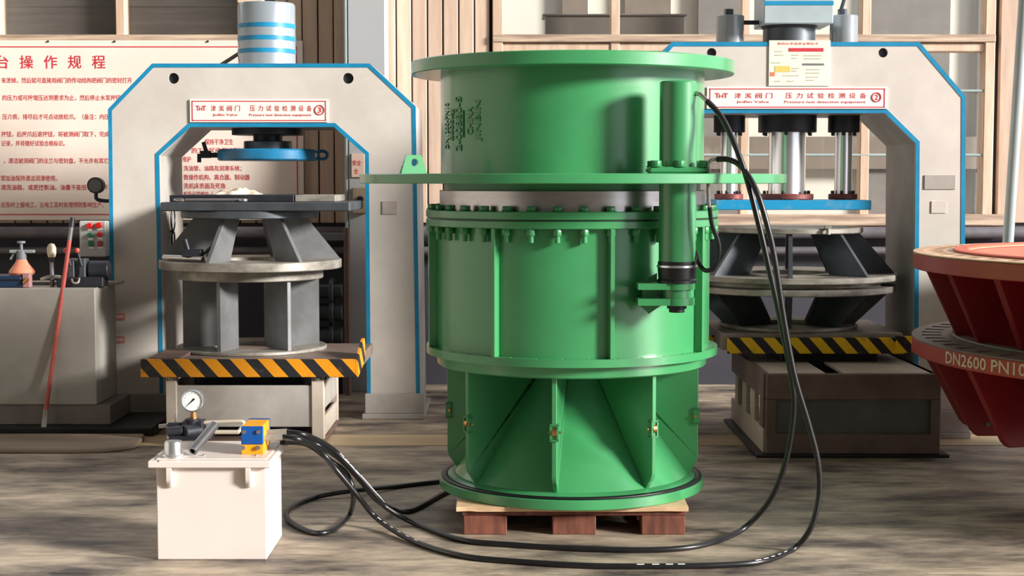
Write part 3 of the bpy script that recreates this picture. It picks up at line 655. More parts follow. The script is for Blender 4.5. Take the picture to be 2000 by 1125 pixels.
part('striped_beam', MB().box(xt(1421, hy, 670), xt(1772, hy, 670), hy, hy + 0.03, rz0, rz1), hazR, tr, bevel=0.003, label='yellow and black striped front beam')
part('deck', MB().box(xt(1410, hy, 660), xt(1765, hy, 660), hy + 0.031, RCY + 0.5, rz0 + 0.02, rdeck), mat('deck_grey', (158, 148, 140), 0.45, 0.2, (120, 110, 104), 0.7, 4), tr, bevel=0.004)
part('end_plate', MB().box(xt(1748, hy, 670), xt(1778, hy, 670), hy - 0.03, hy - 0.002, zt(688, hy), zt(656, hy)), hazR, tr, bevel=0.002, label='short striped end plate')
part('end_plate', MB().box(xt(1384, hy + .4, 660), xt(1412, hy + .4, 660), hy + 0.37, hy + 0.4, zt(678, hy + .4), zt(654, hy + .4)), hazR, tr, bevel=0.002, label='short striped end plate')

# ================================================================== GREEN CONE VALVE
VY = 7.4; VX = at(1116.5, 500, VY).x
def front(r_): return VY - r_
Rtf, Rub, Rdk, Rfl, Rlb, Rrb, Rbf, Rr2, Rfn, Rbs = 0.769, 0.629, 1.016, 0.700, 0.658, 0.699, 0.700, 0.648, 0.612, 0.640
def zf(py, r_): return zt(py, front(r_))
z_tf1, z_tf0 = zf(97, Rtf), zf(125, Rtf)
z_dk1, z_dk0 = zf(338.5, Rdk), zf(359, Rdk)
z_f1a, z_f1b = zf(414, Rfl), zf(430, Rfl)
z_f2a, z_f2b = zf(433, Rfl), zf(448, Rfl)
z_bfa, z_bfb = zf(703, Rbf), zf(719, Rbf)
z_r2b = zf(741, Rr2)
z_bsa, z_bsb = zf(978, Rbs), zf(998, Rbs)
VAL = thing('cone_valve', (VX, VY, z_bsb), 'tall green fixed-cone valve with flanges and side actuator on a wooden pallet', 'valve')
P = VAL
part('inlet_flange', MB().ring(VX, VY, 0.60, Rtf, z_tf0, z_tf1, 128, 0.004), green, P)
part('inlet_barrel', MB().lathe(VX, VY, [(Rub - 0.02, z_dk1 - 0.01), (Rub, z_dk1 - 0.01), (Rub, z_tf0 + 0.01), (Rub - 0.02, z_tf0 + 0.01)], 128, True), green, P)
part('actuator_plate', MB().ring(VX, VY, 0.58, Rdk, z_dk0, z_dk1, 144, 0.003), green, P, label='wide thin green actuator disc')
part('neck_ring', MB().ring(VX, VY, 0.56, 0.615, z_f1a, z_dk0 + 0.005, 96, 0.002), green2, P)
part('steel_sleeve', MB().ring(VX, VY, 0.58, Rub + 0.006, z_f1a - 0.02, zf(373, Rub), 128, 0.002), steel, P, label='bare steel sliding sleeve')
part('upper_seal_flange', MB().ring(VX, VY, 0.62, Rfl, z_f1b, z_f1a, 128, 0.003), green, P)
part('gasket', MB().ring(VX, VY, 0.62, Rfl - 0.004, z_f2a, z_f1b, 128, 0.0), black, P)
part('lower_seal_flange', MB().ring(VX, VY, 0.62, Rfl, z_f2b, z_f2a, 128, 0.003), green, P)
part('gate_barrel', MB().lathe(VX, VY, [(Rlb - 0.03, z_bfa - 0.01), (Rlb, z_bfa - 0.01), (Rlb, z_f2b + 0.005), (Rlb - 0.03, z_f2b + 0.005)], 128, True), green, P)
def radial(name, ph, prof, t, m, parent=None):
    a = R(ph); d = Vector((sin(a), -cos(a), 0)); n = Vector((cos(a), sin(a), 0)); c = Vector((VX, VY, 0))
    return part(name, MB().prism(prof, lambda r_, z_, s_: c + d * r_ + n * s_ + Vector((0, 0, z_)), -t / 2, t / 2), m, parent or P, bevel=0.002)
for k in range(8):
    radial('stiffener_rib', 12.7 + 45 * k, [(Rlb - 0.01, z_bfa), (Rrb, z_bfa), (Rrb, z_f2b + 0.001), (Rlb - 0.01, z_f2b + 0.001)], 0.020, green)
# lower barrel flange with bolt holes
NB = 36
me = fill2d(circ(0, 0, Rbf, 128), [circ(0, 0, 0.60, 96)] + [circ(0.681 * cos(2 * pi * (i + .5) / NB), 0.681 * sin(2 * pi * (i + .5) / NB), 0.0095, 8) for i in range(NB)], z_bfa - z_bfb)
me.transform(Matrix.Translation((VX, VY, z_bfb))); me.shade_smooth(); me.set_sharp_from_angle(angle=R(35))
part('outlet_flange', me, green, P)
part('seat_ring', MB().lathe(VX, VY, [(0.55, z_r2b), (Rr2 - 0.008, z_r2b), (Rr2, z_r2b + 0.006), (Rr2 + 0.004, z_bfb), (0.55, z_bfb)], 128, True), green, P)
# bolts of the seal flange
hm = MB().cyl((0, 0, 0), (0, 0, 0.024), 0.022, n=6).cyl((0, 0, 0), (0, 0, 0.004), 0.026, n=16).mesh(0.002); hm.materials.append(green2)
nm_ = MB().cyl((0, 0, 0), (0, 0, -0.030), 0.021, n=6).cyl((0, 0, 0), (0, 0, -0.062), 0.0125, n=12).mesh(0.002); nm_.materials.append(green2)
for i in range(NB):
    a = 2 * pi * (i + .25) / NB
    x, y = VX + 0.672 * cos(a), VY + 0.672 * sin(a)
    inst('bolt_head', hm, P, Matrix.Translation((x, y, z_f1a)) @ Matrix.Rotation(a, 4, 'Z'))
    xx, yy = VX + 0.679 * cos(a), VY + 0.679 * sin(a)
    inst('nut', nm_, P, Matrix.Translation((xx, yy, z_f2b)) @ Matrix.Rotation(a + .3, 4, 'Z'))
# fixed cone, vanes, base
z_ci = z_bsa + 0.012
part('base_flange', MB().ring(VX, VY, 0.10, Rbs, z_bsb, z_bsa, 128, 0.003), green, P)
part('seat_step', MB().lathe(VX, VY, [(0.3, z_bsa), (0.602, z_bsa), (0.600, z_bsa + 0.008), (0.578, z_bsa + 0.02), (0.3, z_bsa + 0.02)], 128, True), green, P)
part('seal_ring', MB().lathe(VX, VY, [(0.616 + 0.015 * cos(a * pi / 6), z_bsa + 0.004 + 0.008 * sin(a * pi / 6)) for a in range(12)], 128, True), black, P, label='black rubber seal ring')
z_apex = z_bsa + 0.66
part('dispersing_cone', MB().lathe(VX, VY, [(0.565, z_bsa + 0.018), (0.10, z_r2b + 0.10), (0.10, z_f2b), (0.0, z_f2b)], 128), green, P)
for k in range(8):
    ph = -9.3 + 45 * k
    fin = radial('vane', ph, [(0.52, z_bsa + 0.03), (0.565, z_bsa + 0.018), (Rfn - 0.006, z_bsa + 0.075), (Rfn, z_bsa + 0.10), (Rfn, z_r2b + 0.002), (0.16, z_r2b + 0.002), (0.14, z_r2b + 0.05)], 0.022, green)
    a = R(ph); d = Vector((sin(a), -cos(a), 0)); n = Vector((cos(a), sin(a), 0)); c = Vector((VX, VY, 0))
    zr = zf(846, Rfn)
    W = lambda r_, s_, z_: c + d * r_ + n * s_ + Vector((0, 0, z_))
    br = MB()
    for s0, s1, z0_, z1_ in ((-.02, -.011, -.036, .036), (.011, .02, -.036, .036), (-.02, .02, -.040, -.031), (-.02, .02, .031, .040)):
        br.add([W(r_, s_, zr + zz) for zz in (z0_, z1_) for r_ in (Rfn - .022, Rfn + .006) for s_ in (s0, s1)], [(0, 2, 3, 1), (4, 5, 7, 6), (0, 1, 5, 4), (2, 6, 7, 3), (0, 4, 6, 2), (1, 3, 7, 5)])
    part('roller_bracket', br, green2, fin)
    part('guide_roller', MB().cyl(W(Rfn - .012, -.0105, zr), W(Rfn - .012, .0105, zr), 0.022, n=18).cyl(W(Rfn - .012, -.028, zr), W(Rfn - .012, .028, zr), 0.007, n=10), brass, fin, label='brass guide roller')
# lifting lugs on the disc
for px, Yl, flip in ((805, 6.85, 1),):
    c = at(px, 338, Yl)
    me = fill2d([(-.06, 0), (.064, 0), (.036, .083), (-.034, .083)], [circ(0.004, .05, .017, 18)], 0.022)
    me.transform(XZ); me.transform(Matrix.Translation((c.x, Yl, z_dk1)) @ Matrix.Rotation(R(24), 4, 'Z'))
    part('lifting_lug', me, green, P)
# raised lettering on the barrel, reading upwards
def wrap_text(s, ph_c, zc, h, w, rr, bold=0.02):
    me = text_mesh(s, 0.03, bold); a, b, c_, d_ = bounds(me)
    for v in me.vertices:
        u = ((v.co.x - a) / (b - a) - 0.5) * w         # along the writing -> up
        t = (0.5 - (v.co.y - c_) / (d_ - c_)) * h      # letter top -> left
        th = R(ph_c) + t / rr
        r_ = rr + (0.004 if v.co.z > 0 else -0.002)
        v.co = (VX + r_ * sin(th), VY - r_ * cos(th), zc + u)
    return part('raised_lettering', me, green2, P)
def ph_of(px, rr):
    lo_, hi_ = -90.0, 90.0
    for _ in range(50):
        m = (lo_ + hi_) / 2; q = VY - rr * cos(R(m)); x = VX + rr * sin(R(m))
        if 1000 + x / (q * cos(PITCH)) * FPX < px: lo_ = m
        else: hi_ = m
    return lo_
zl_ = lambda y: zt(y, VY - 0.45)
for s, px, h, y0, y1 in (('DN1200-PN10', 873.5, 0.056, 196, 289), ('8800kg', 884, 0.048, 210, 273), ('2-00880-5', 896, 0.054, 186, 294), ('CHINA', 918.5, 0.042, 208, 263), ('JINBIN', 935, 0.044, 196, 276)):
    wrap_text(s, ph_of(px, Rub), (zl_(y0) + zl_(y1)) / 2, h, zl_(y0) - zl_(y1), Rub)
th = R(ph_of(906, Rub))
part('raised_lettering', MB().cyl((VX + .631 * sin(th), VY - .631 * cos(th), zl_(267)), (VX + .631 * sin(th), VY - .631 * cos(th), zl_(214)), 0.005, n=6), green2, P)
# actuator
AY = 6.70; AX = at(1324, 300, AY).x; AR = 0.0805
za = lambda y: zt(y, AY - AR)
ac = part('actuator_cylinder', MB().lathe(AX, AY, [(0, za(512)), (AR, za(512)), (AR, za(160)), (AR - 0.006, za(157)), (0, za(157))], 56), green, P, label='long vertical green actuator cylinder')
afl = part('actuator_flange', MB().box(AX - 0.132, AX + 0.132, AY - 0.10, AY + 0.10, z_dk1, za(326)), green, P, bevel=0.008)
for sx_, sy_ in ((-1, -1), (1, -1), (-1, 1), (1, 1), (0, -1)):
    inst('bolt_head', hm, afl, Matrix.Translation((AX + sx_ * 0.102, AY + sy_ * 0.076, za(326))) @ Matrix.Scale(1.15, 4))
part('end_cap', MB().lathe(AX, AY, [(0, za(554)), (AR + .006, za(554)), (AR + .006, za(549)), (AR + .001, za(546)), (AR + .004, za(528)), (AR + .003, za(512)), (0, za(510))], 56), black, ac, label='black end cap of the actuator')
part('chrome_band', MB().ring(AX, AY, AR - .01, AR + .008, za(524), za(519), 56, 0.001), chrome, ac)
for y0, y1 in ((567, 554), (598, 584)):
    z0_, z1_ = za(y0), za(y1)
    dirx, diry = VX - AX, VY - AY
    part('bracket_plate', MB().lathe(AX, AY, [(0, z0_), (AR - .002, z0_), (AR - .002, z1_), (0, z1_)], 48).box(AX - 0.175, AX + 0.01, AY - 0.07, AY + 0.14, z0_ + .001, z1_ - .001), green2, P)
part('bracket_spool', MB().disc(AX, AY, 0.062, za(585), za(566), 40), green, P)
part('gusset', MB().prism([(AX - 0.15, za(567)), (AX - 0.05, za(567)), (AX - 0.05, za(584)), (AX - 0.15, za(584))], lambda a, b, d: (a, d, b), AY + 0.02, AY + 0.035), green2, P)
part('gusset', MB().prism([(AX - 0.16, za(554)), (AX - 0.085, za(554)), (AX - 0.085, za(536))], lambda a, b, d: (a, d, b), AY + 0.02, AY + 0.035), green2, P)
part('gusset', MB().prism([(AX - 0.165, za(598)), (AX - 0.06, za(598)), (AX - 0.12, za(617))], lambda a, b, d: (a, d, b), AY + 0.02, AY + 0.035), green2, P)
part('rod_nut', MB().cyl((AX, AY, za(598)), (AX, AY, za(606)), 0.044, n=6).cyl((AX, AY, za(606)), (AX, AY, za(613)), 0.034, n=20), dark, P, bevel=0.002)
part('hose_fitting', MB().cyl(at(1352, 182, AY - .03), at(1366, 183, AY - .05), 0.011).cyl(at(1366, 183, AY - .05), at(1381, 197, AY - .08), 0.010), steel, ac)
part('hose_fitting', MB().tube(spline([at(1385, 338, AY - .1), at(1384, 322, AY - .1), at(1389, 313, AY - .1), at(1400, 311, AY - .1)], 6), 0.008), wornsteel, P)
part('pilot_pipe', MB().tube(spline([at(1384, 338, AY - .1), at(1383, 375, AY - .1), at(1386, 410, AY - .1)], 6), 0.008), wornsteel, P)
part('pilot_hose', MB().tube(spline([at(1386, 405, AY - .1), at(1391, 440, AY - .1), at(1403, 475, AY - .1), at(1403, 505, AY - .1), at(1392, 524, AY - .1), at(1377, 528, AY - .08), at(1366, 515, AY - .05), at(1361, 498, AY - .02), at(1354, 487, AY)], 8), 0.010, 10), hosem, P, label='short black hose looping to the cylinder foot')

# ================================================================== PALLET
PY0 = 6.86; px0_, px1_ = xt(905, PY0, 1020), xt(1338, PY0, 1020)
pz = z_bsb - 0.001
pl = thing('pallet', ((px0_ + px1_) / 2, PY0 + 0.55, 0), 'reddish brown wooden pallet under the green valve', 'pallet')
PD = 1.12
bw = xt(990, PY0, 1020) - px0_
for cx_ in (px0_, (px0_ + px1_) / 2 - bw / 2, px1_ - bw):
    for cy_ in (PY0, PY0 + PD / 2 - 0.07, PY0 + PD - 0.14):
        part('block', MB().box(cx_, cx_ + bw, cy_, cy_ + 0.14, 0.0, pz - 0.045), woodp, pl, bevel=0.004)
    part('runner_board', MB().box(cx_ - 0.001, cx_ + bw + 0.001, PY0 + 0.141, PY0 + PD - 0.141, 0.0, 0.018), woodp, pl, bevel=0.002)
n = 7
for i in range(n):
    y0 = PY0 + 0.012 + i * (PD - 0.02) / n
    part('deck_board', MB().box(px0_ - 0.006, px1_ + 0.006, y0, y0 + PD / n - 0.03, pz - 0.045, pz - 0.022), woodp, pl, bevel=0.003)
plx0, plx1 = xt(891, PY0, 990), xt(1344, PY0, 990)
cbm = MB()
pts = [(plx0, 0), (plx0 + .06, .01), (plx0 + .11, -.006), (plx0 + .35, .004), (plx1 - .3, -.004), (plx1 - .09, .008), (plx1, 0), (plx1 + .008, .5), (plx1 - .01, 1.1), (plx0 + .02, 1.12), (plx0 - .006, .6)]
cbm.prism([(a, PY0 - 0.012 + b) for a, b in pts], lambda a, b, d: (a, b, d), pz - 0.0215, pz)
solo('plywood_sheet', cbm, plym, ((plx0 + plx1) / 2, PY0 + .5, pz - 0.02), 'thin pale plywood sheet between the valve base and the pallet', 'plywood sheet', bevel=0.001)

# ================================================================== PUMP UNIT
QY = 6.40
q0, q1 = xt(306, QY, 1000), xt(520, QY, 1000); qz = zt(912, QY); qd = 0.43
pu = thing('hand_pump', ((q0 + q1) / 2, QY + 0.25, 0), 'white steel hand pump tank with gauge in the left foreground', 'pump')
part('tank', MB().box(q0, q1, QY, QY + qd, 0.0, qz), tank, pu, bevel=0.004)
l0, l1 = xt(288, QY - .03, 905), xt(527, QY - .03, 905); lz1 = zt(901, QY - .03)
part('lid', MB().box(l0, l1, QY - 0.03, QY + qd + 0.05, qz, lz1), tank, pu, bevel=0.004)
part('lid_seam', MB().box(l0 + 0.03, l1 - 0.02, QY, QY + qd, lz1, lz1 + 0.006), tank, pu, bevel=0.002)
for px in (332, 486):
    x = xt(px, QY, 920)
    part('lid_bracket', MB().prism([(QY - 0.03, qz), (QY, qz), (QY, qz - 0.085), (QY - 0.012, qz - 0.085), (QY - 0.03, qz - 0.05)], lambda a, b, d: (d, a, b), x - 0.011, x + 0.011), tank, pu, bevel=0.002)
LZ = lz1 + 0.006
def lid(px, py): return fl_at(px, py, LZ)
def fl_at(px, py, z): return fl(px, py, z)
# gauge
gp = lid(376, 852)
gY = gp.y
gc = at(377, 782, gY)
gg = part('pressure_gauge', MB().cyl((gc.x, gY - 0.018, gc.z), (gc.x, gY + 0.022, gc.z), 0.050, n=40), mat('gauge_case', (196, 208, 212), 0.25, 0.8), pu, bevel=0.003, label='round white dial pressure gauge')
part('dial', MB().cyl((gc.x, gY - 0.0195, gc.z), (gc.x, gY - 0.018, gc.z), 0.044, n=40), mat('dial_white', (236, 242, 240), 0.4), gg)
part('bezel', MB().tube([(gc.x + .047 * cos(2 * pi * i / 40), gY - 0.02, gc.z + .047 * sin(2 * pi * i / 40)) for i in range(40)], 0.0042, 8, True), chrome, gg)
part('needle', MB().xz([(gc.x - .032, gc.z - .029), (gc.x + .001, gc.z - .003), (gc.x + .012, gc.z + .006), (gc.x + .013, gc.z + .012), (gc.x + .006, gc.z + .012), (gc.x - .002, gc.z + .001)], gY - 0.022, gY - 0.021), black, gg)
tk = MB()
for i in range(13):
    a = R(225 - i * 22.5); d0, d1 = 0.034, 0.040
    p = Vector((gc.x + d0 * cos(a), 0, gc.z + d0 * sin(a))); q = Vector((gc.x + d1 * cos(a), 0, gc.z + d1 * sin(a))); nn = Vector((-sin(a), 0, cos(a))) * 0.0009
    tk.add([(v.x, gY - 0.0202, v.z) for v in (p - nn, q - nn, q + nn, p + nn)], [(0, 1, 2, 3)])
part('dial_marks', tk, greyink, gg)
part('gauge_stem', MB().cyl((gc.x, gY, LZ + 0.075), (gc.x, gY, gc.z - 0.048), 0.011).cyl((gc.x, gY, gc.z - 0.075), (gc.x, gY, gc.z - 0.055), 0.014, n=6).cyl((gc.x, gY, LZ + 0.06), (gc.x, gY, LZ + 0.09), 0.017, n=6), brass, gg)
# pump body
pb = part('pump_body', MB().box(gc.x - .045, gc.x + .05, gY - .05, gY + .04, LZ, LZ + .075).cyl((gc.x - .03, gY - .09, LZ + .03), (gc.x + .03, gY - .02, LZ + .03), .035).cyl((gc.x + .0, gY - .02, LZ + .0), (gc.x + .0, gY - .02, LZ + .085), .035)
     .box(gc.x - .09, gc.x + .10, gY - .11, gY - .0, LZ, LZ + .018).cyl((gc.x - .02, gY - .03, LZ + .055), (gc.x - .11, gY - .03, LZ + .055), .014).cyl((gc.x - .03, gY - .08, LZ + .04), (gc.x - .10, gY - .09, LZ + .035), .022), dark, pu, bevel=0.004)
part('inlet_pipe', MB().cyl((gc.x - .105, gY - .03, LZ + .055), (gc.x - .15, gY - .03, LZ + .050), .009).cyl((gc.x - .08, gY, LZ + .06), (gc.x - .08, gY, LZ + .10), .006), steel, pb)
h0 = at(376, 881, QY + 0.06); h1 = at(414, 836, QY + 0.20)
part('handle_socket', MB().lathe(0, 0, [(0.012, 0), (0.0205, 0), (0.021, 0.01), (0.021, 0.19), (0, 0.19)], 24), mat('socket_steel', (140, 140, 144), 0.32, 0.8), pu).matrix_basis = Matrix.Translation(-origin_of(pu)) @ Matrix.Translation(h0) @ (h1 - h0).to_track_quat('Z', 'Y').to_matrix().to_4x4() @ Matrix.Translation(origin_of(pu))
cp = lid(339, 892)
part('filler_cap', MB().lathe(cp.x, cp.y, [(0, LZ), (.046, LZ), (.046, LZ + .008), (.040, LZ + .012), (.038, LZ + .062), (.034, LZ + .068), (0, LZ + .068)], 28), chrome, pu, label='chrome breather cap')
part('bent_pipe', MB().tube(spline([at(388, 838, gY), at(392, 827, gY), at(430, 824, gY), at(470, 823, gY), at(476, 827, gY), at(470, 838, gY - .03), at(464, 845, gY - .05)], 7), 0.0085, 10).tube([at(420, 844, gY - .05), at(466, 844, gY - .05)], 0.010, 10), mat('cream_pipe', (222, 208, 190), 0.3, 0.3), pu)
# valve block blue / yellow
vp = lid(496, 888); vx0, vx1 = xt(471, vp.y, 850), xt(514, vp.y, 850)
vz = zt(833, vp.y); vm = zt(868, vp.y)
vbk = part('valve_block', MB().box(vx0, vx1, vp.y, vp.y + .012, LZ, vm), yellowb, pu, bevel=0.002, label='yellow and blue control valve block')
part('blue_cap', MB().box(vx0, vx1, vp.y - .004, vp.y + .014, vm, vz), blueb, vbk, bevel=0.003)
for i in range(5):
    y0 = vp.y + 0.016 + i * 0.032
    part('block_slice', MB().box(vx0 + .002, vx1, y0, y0 + .026, LZ, vz + .004), yellowb, vbk, bevel=0.004)
    part('block_gap', MB().box(vx0 + .006, vx1 - .004, y0 + .026, y0 + .032, LZ, vz - .004), blueb, vbk)
part('blue_cap', MB().box(vx0, vx1, vp.y + 0.178, vp.y + .192, LZ + .02, vz + .006), blueb, vbk, bevel=0.003)
for px, py in ((477, 843), (505, 843), (476, 874), (505, 874)):
    c = at(px, py, vp.y); part('screw', MB().cyl((c.x, vp.y - .012, c.z), (c.x, vp.y, c.z), .009, n=12), steel, vbk)
part('outlet_fitting', MB().cyl((vx1 - .01, vp.y + .06, zt(856, vp.y + .06)), (vx1 + .075, vp.y + .06, zt(853, vp.y + .06)), .015, n=12).cyl((vx1 - .01, vp.y + .11, zt(846, vp.y + .11)), (vx1 + .085, vp.y + .11, zt(844, vp.y + .11)), .015, n=12), wornsteel, vbk)
for px, py in ((518, 885), (500, 893), (398, 893), (310, 905)):
    c = lid(px, py - 3); part('lid_screw', MB().cyl((c.x, c.y, LZ), (c.x, c.y, LZ + .006), .007, n=10), steel, pu)
# ================================================================== HOSES
HR = 0.0125
def hose(name, pts, label, r_=HR, group='black hydraulic hoses'):
    path = spline(pts, 10)
    base = min(pts, key=lambda p: p.z)
    o = thing(name, (base.x, base.y, 0), label, 'hose', group)
    part('tube', MB().tube(path, r_, 12), hosem, o, ang=60)
    return o, path
def F(px, py, z=HR): return fl(px, py, z)
p5 = Vector((vx1 + .07, vp.y + .06, zt(853, vp.y + .06))); p6 = Vector((vx1 + .08, vp.y + .11, zt(844, vp.y + .11)))
def marks(o, path, i0, i1, step):
    m = MB()
    for i in range(i0, i1, step):
        a, b = path[i], path[i + 1]; d = (b - a).normalized(); up = Vector((0, -0.55, 0.83)); up = (up - d * up.dot(d)).normalized(); w = d.cross(up)
        c = a + up * (HR + 0.0004); h = w * 0.0022; L_ = d * 0.03
        m.add([c - h, c + L_ - h, c + L_ + h, c + h], [(0, 1, 2, 3)])
    part('printed_marks', m, white, o)
hA, pA = hose('hydraulic_hose', [p6, at(600, 851, vp.y + .12), at(650, 878, 6.9), at(700, 929, 6.95), at(734, 968, 7.0), at(757, 993, 7.05), F(812, 1023), F(900, 1054), F(1000, 1064), F(1120, 1071), F(1250, 1074), F(1340, 1070), F(1400, 1057), at(1455, 1030, 6.86), at(1505, 975, 6.8), at(1535, 900, 6.72), at(1549, 820, 6.65), at(1550, 770, 6.6), at(1542, 715, 6.56), at(1525, 630, 6.52), at(1503, 530, 6.5), at(1480, 430, 6.5), at(1456, 340, 6.52), at(1432, 275, 6.55), at(1408, 227, 6.6), at(1381, 197, AY - .08)],
    'black hose with inner loop on the floor running up to the actuator top')
marks(hA, pA, 22, 45, 2)
hB, pB = hose('hydraulic_hose', [p5, at(590, 860, vp.y + .07), at(625, 880, 6.84), at(660, 922, 6.86), at(697, 966, 6.9), at(738, 1014, 6.98), F(810, 1058), F(900, 1085), F(1000, 1096), F(1150, 1105), F(1300, 1106), F(1400, 1104), F(1490, 1096), F(1550, 1072), at(1584, 1030, 6.5), at(1600, 965, 6.5), at(1597, 900, 6.48), at(1580, 830, 6.47), at(1556, 750, 6.46), at(1543, 690, 6.46), at(1529, 610, 6.46), at(1512, 500, 6.46), at(1496, 430, 6.46), at(1476, 370, 6.48), at(1450, 328, 6.53), at(1425, 312, 6.58), at(1400, 311, AY - .1)],
    'black hose with outer loop nearest the camera running to the actuator flange')
marks(hB, pB, 50, 62, 2); marks(hB, pB, 96, 104, 2); marks(hB, pB, 118, 128, 2)
hC, pC = hose('hydraulic_hose', [p5 + Vector((-.0, .02, -.028)), at(600, 868, 6.92), at(645, 900, 6.95), at(676, 925, 6.97), at(690, 965, 6.98), F(682, 1006), F(652, 1034), F(615, 1041), F(577, 1026), F(559, 1008), F(570, 991), F(612, 972), at(684, 959, 7.70), F(774, 950), F(853, 941), F(920, 936)],
    'black hose looping on the floor right beside the pump tank')
marks(hC, pC, 40, 50, 3)
hD, pD = hose('hydraulic_hose', [p6 + Vector((0, .02, -.02)), at(605, 862, 7.0), at(660, 893, 7.04), at(705, 940, 7.08), at(735, 976, 7.12), F(770, 996), F(799, 998), F(828, 985), F(864, 965), F(905, 946)],
    'black hose bending behind the pallet at the left of the valve base')

# ================================================================== RED CONE SHELLS
RX, RYc, RR = 3.64, 7.6, 1.60
def cone_shell(name, label, ztop, zb, m_face, m_in, hole_col, flange_t=0.085, ribs=24, ph=0):
    root = thing(name, (RX, RYc, zb), label, 'valve shell', 'stacked red valve shells')
    nh = 60
    me = fill2d(circ(0, 0, RR, 160), [circ(0, 0, RR - 0.27, 120)] + [ [(r_ * cos(2 * pi * i / nh + t), r_ * sin(2 * pi * i / nh + t)) for r_, t in ((RR - .15, -.017), (RR - .05, -.017), (RR - .05, .017), (RR - .15, .017))] for i in range(nh)], 0.006)
    me.transform(Matrix.Translation((RX, RYc, ztop - 0.006)))
    part('flange_face', me, m_face, root)
    part('flange_rim', MB().ring(RX, RYc, RR - 0.275, RR, ztop - flange_t, ztop - 0.007, 160, 0.004), redglare, root)
    part('slot_shade', MB().ring(RX, RYc, RR - 0.16, RR - 0.04, ztop - 0.0069, ztop - 0.0062, 120, 0.0), grout, root)  # dark ring under the face paints the shade inside the bolt slots
    part('raised_face', MB().ring(RX, RYc, RR - 0.27, RR - 0.20, ztop, ztop + 0.012, 140, 0.004), m_in, root)
    part('cone_wall', MB().lathe(RX, RYc, [(RR - 0.24, ztop - 0.01), (RR - 0.72, zb + 0.05), (RR - 0.72, zb), (RR - 0.75, zb), (RR - 0.75, zb + 0.06), (RR - 0.275, ztop - 0.01)], 140, True), red if m_in is not redl else redl, root)
    c = Vector((RX, RYc, 0))
    for i in range(ribs):
        a = 2 * pi * (i + ph) / ribs; d = Vector((cos(a), sin(a), 0)); n = Vector((-sin(a), cos(a), 0))
        part('rib', MB().prism([(RR - 0.25, ztop - flange_t), (RR - 0.05, ztop - flange_t), (RR - 0.245, zb + 0.03), (RR - 0.275, zb), (RR - 0.55, zb), (RR - 0.62, zb + 0.04)], lambda r_, z_, s_: c + d * r_ + n * s_ + Vector((0, 0, z_)), -0.02, 0.02), red, root, bevel=0.006)
        if i % 2 == 0:
            part('rib_plug', MB().cyl(c + d * (RR - .33) + Vector((0, 0, zb + .06)) - n * .026, c + d * (RR - .33) + Vector((0, 0, zb + .06)) + n * .026, 0.012, n=12), palesteel, root)
    return root
Zt1, Zt2 = zt(513, 6.8), zt(703, 6.8)
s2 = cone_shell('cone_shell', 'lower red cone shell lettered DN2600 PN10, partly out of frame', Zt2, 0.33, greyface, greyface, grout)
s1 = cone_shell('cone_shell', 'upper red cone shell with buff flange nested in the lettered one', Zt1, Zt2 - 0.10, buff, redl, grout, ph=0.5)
me = text_mesh('DN2600 PN10', 0.0, 0.012); a, b, c_, d_ = bounds(me)
bm = bmesh.new(); bm.from_mesh(me); bmesh.ops.subdivide_edges(bm, edges=[e for e in bm.edges if e.calc_length() > 0.2], cuts=3, use_grid_fill=False); bmesh.ops.triangulate(bm, faces=bm.faces); bm.to_mesh(me); bm.free()
def red_ang(px):     # angle on the rim seen at this pixel column (front side)
    lo_, hi_ = R(150), R(268)
    best = None
    for i in range(2000):
        t = lo_ + (hi_ - lo_) * i / 2000
        x, y = RX + RR * cos(t), RYc + RR * sin(t)
        e = abs(1000 + x / (y * .9976 + .03) * FPX - px)
        if (best is None or e < best[0]) and (x * cos(t) + y * sin(t)) < 0: best = (e, t)
    return best[1]
A0, A1 = red_ang(1851), red_ang(1998)
W_ = (A1 - A0) * RR / (0.93)
hh = 0.058
for v in me.vertices:
    t = A0 + (v.co.x - a) / (b - a) * (A1 - A0) * 1.06
    v.co = (RX + (RR + 0.0015) * cos(t), RYc + (RR + 0.0015) * sin(t), Zt2 - 0.072 + (v.co.y - c_) / (d_ - c_) * hh)
part('stencil_lettering', me, mat('stencil_paint', (236, 200, 180), 0.6), s2, label='white stencilled DN2600 PN10')
crib = thing('timber_crib', (RX, RYc, 0), 'timber blocks propping up the lower red shell', 'timber support')
for k in range(6):
    a = 2 * pi * k / 6 + 0.2; x, y = RX + 0.98 * cos(a), RYc + 0.98 * sin(a)
    if x > 3.05: part('block', MB().box(x - .09, x + .09, y - .09, y + .09, 0, 0.329), woodp, crib, bevel=0.006)

# ================================================================== LEFT BENCH AND CLUTTER
EY = 9.66
be = thing('oil_cabinet', (xt(60, EY, 700), EY + .25, 0), 'grey steel oil cabinet left of the press with a red pole leaning on it', 'cabinet')
ex0, ex1 = xt(-220, EY, 700), xt(188, EY, 700)
ez1 = zt(563, EY); ezm = zt(791, EY)
part('body', MB().box(ex0, ex1, EY, EY + 0.5, ezm, ez1), mat('cabinet_grey', (172, 168, 160), 0.5, 0, (148, 142, 134), 0.7, 2), be, bevel=0.006)
part('plinth', MB().box(ex0, xt(215, EY, 800), EY + 0.01, EY + 0.52, zt(830, EY), ezm), mat('plinth_grey', (128, 118, 112), 0.5, 0, (96, 88, 84), 0.7, 2), be, bevel=0.005)
part('oil_tray', MB().box(ex0, xt(300, EY - .1, 840), EY - 0.12, EY + 0.55, 0.0, zt(836, EY - .12)), black, be, bevel=0.008)
part('top_rail', MB().box(ex0, xt(208, EY, 560), EY + 0.3, EY + 0.45, ez1, ez1 + 0.02), wornsteel, be, bevel=0.003)
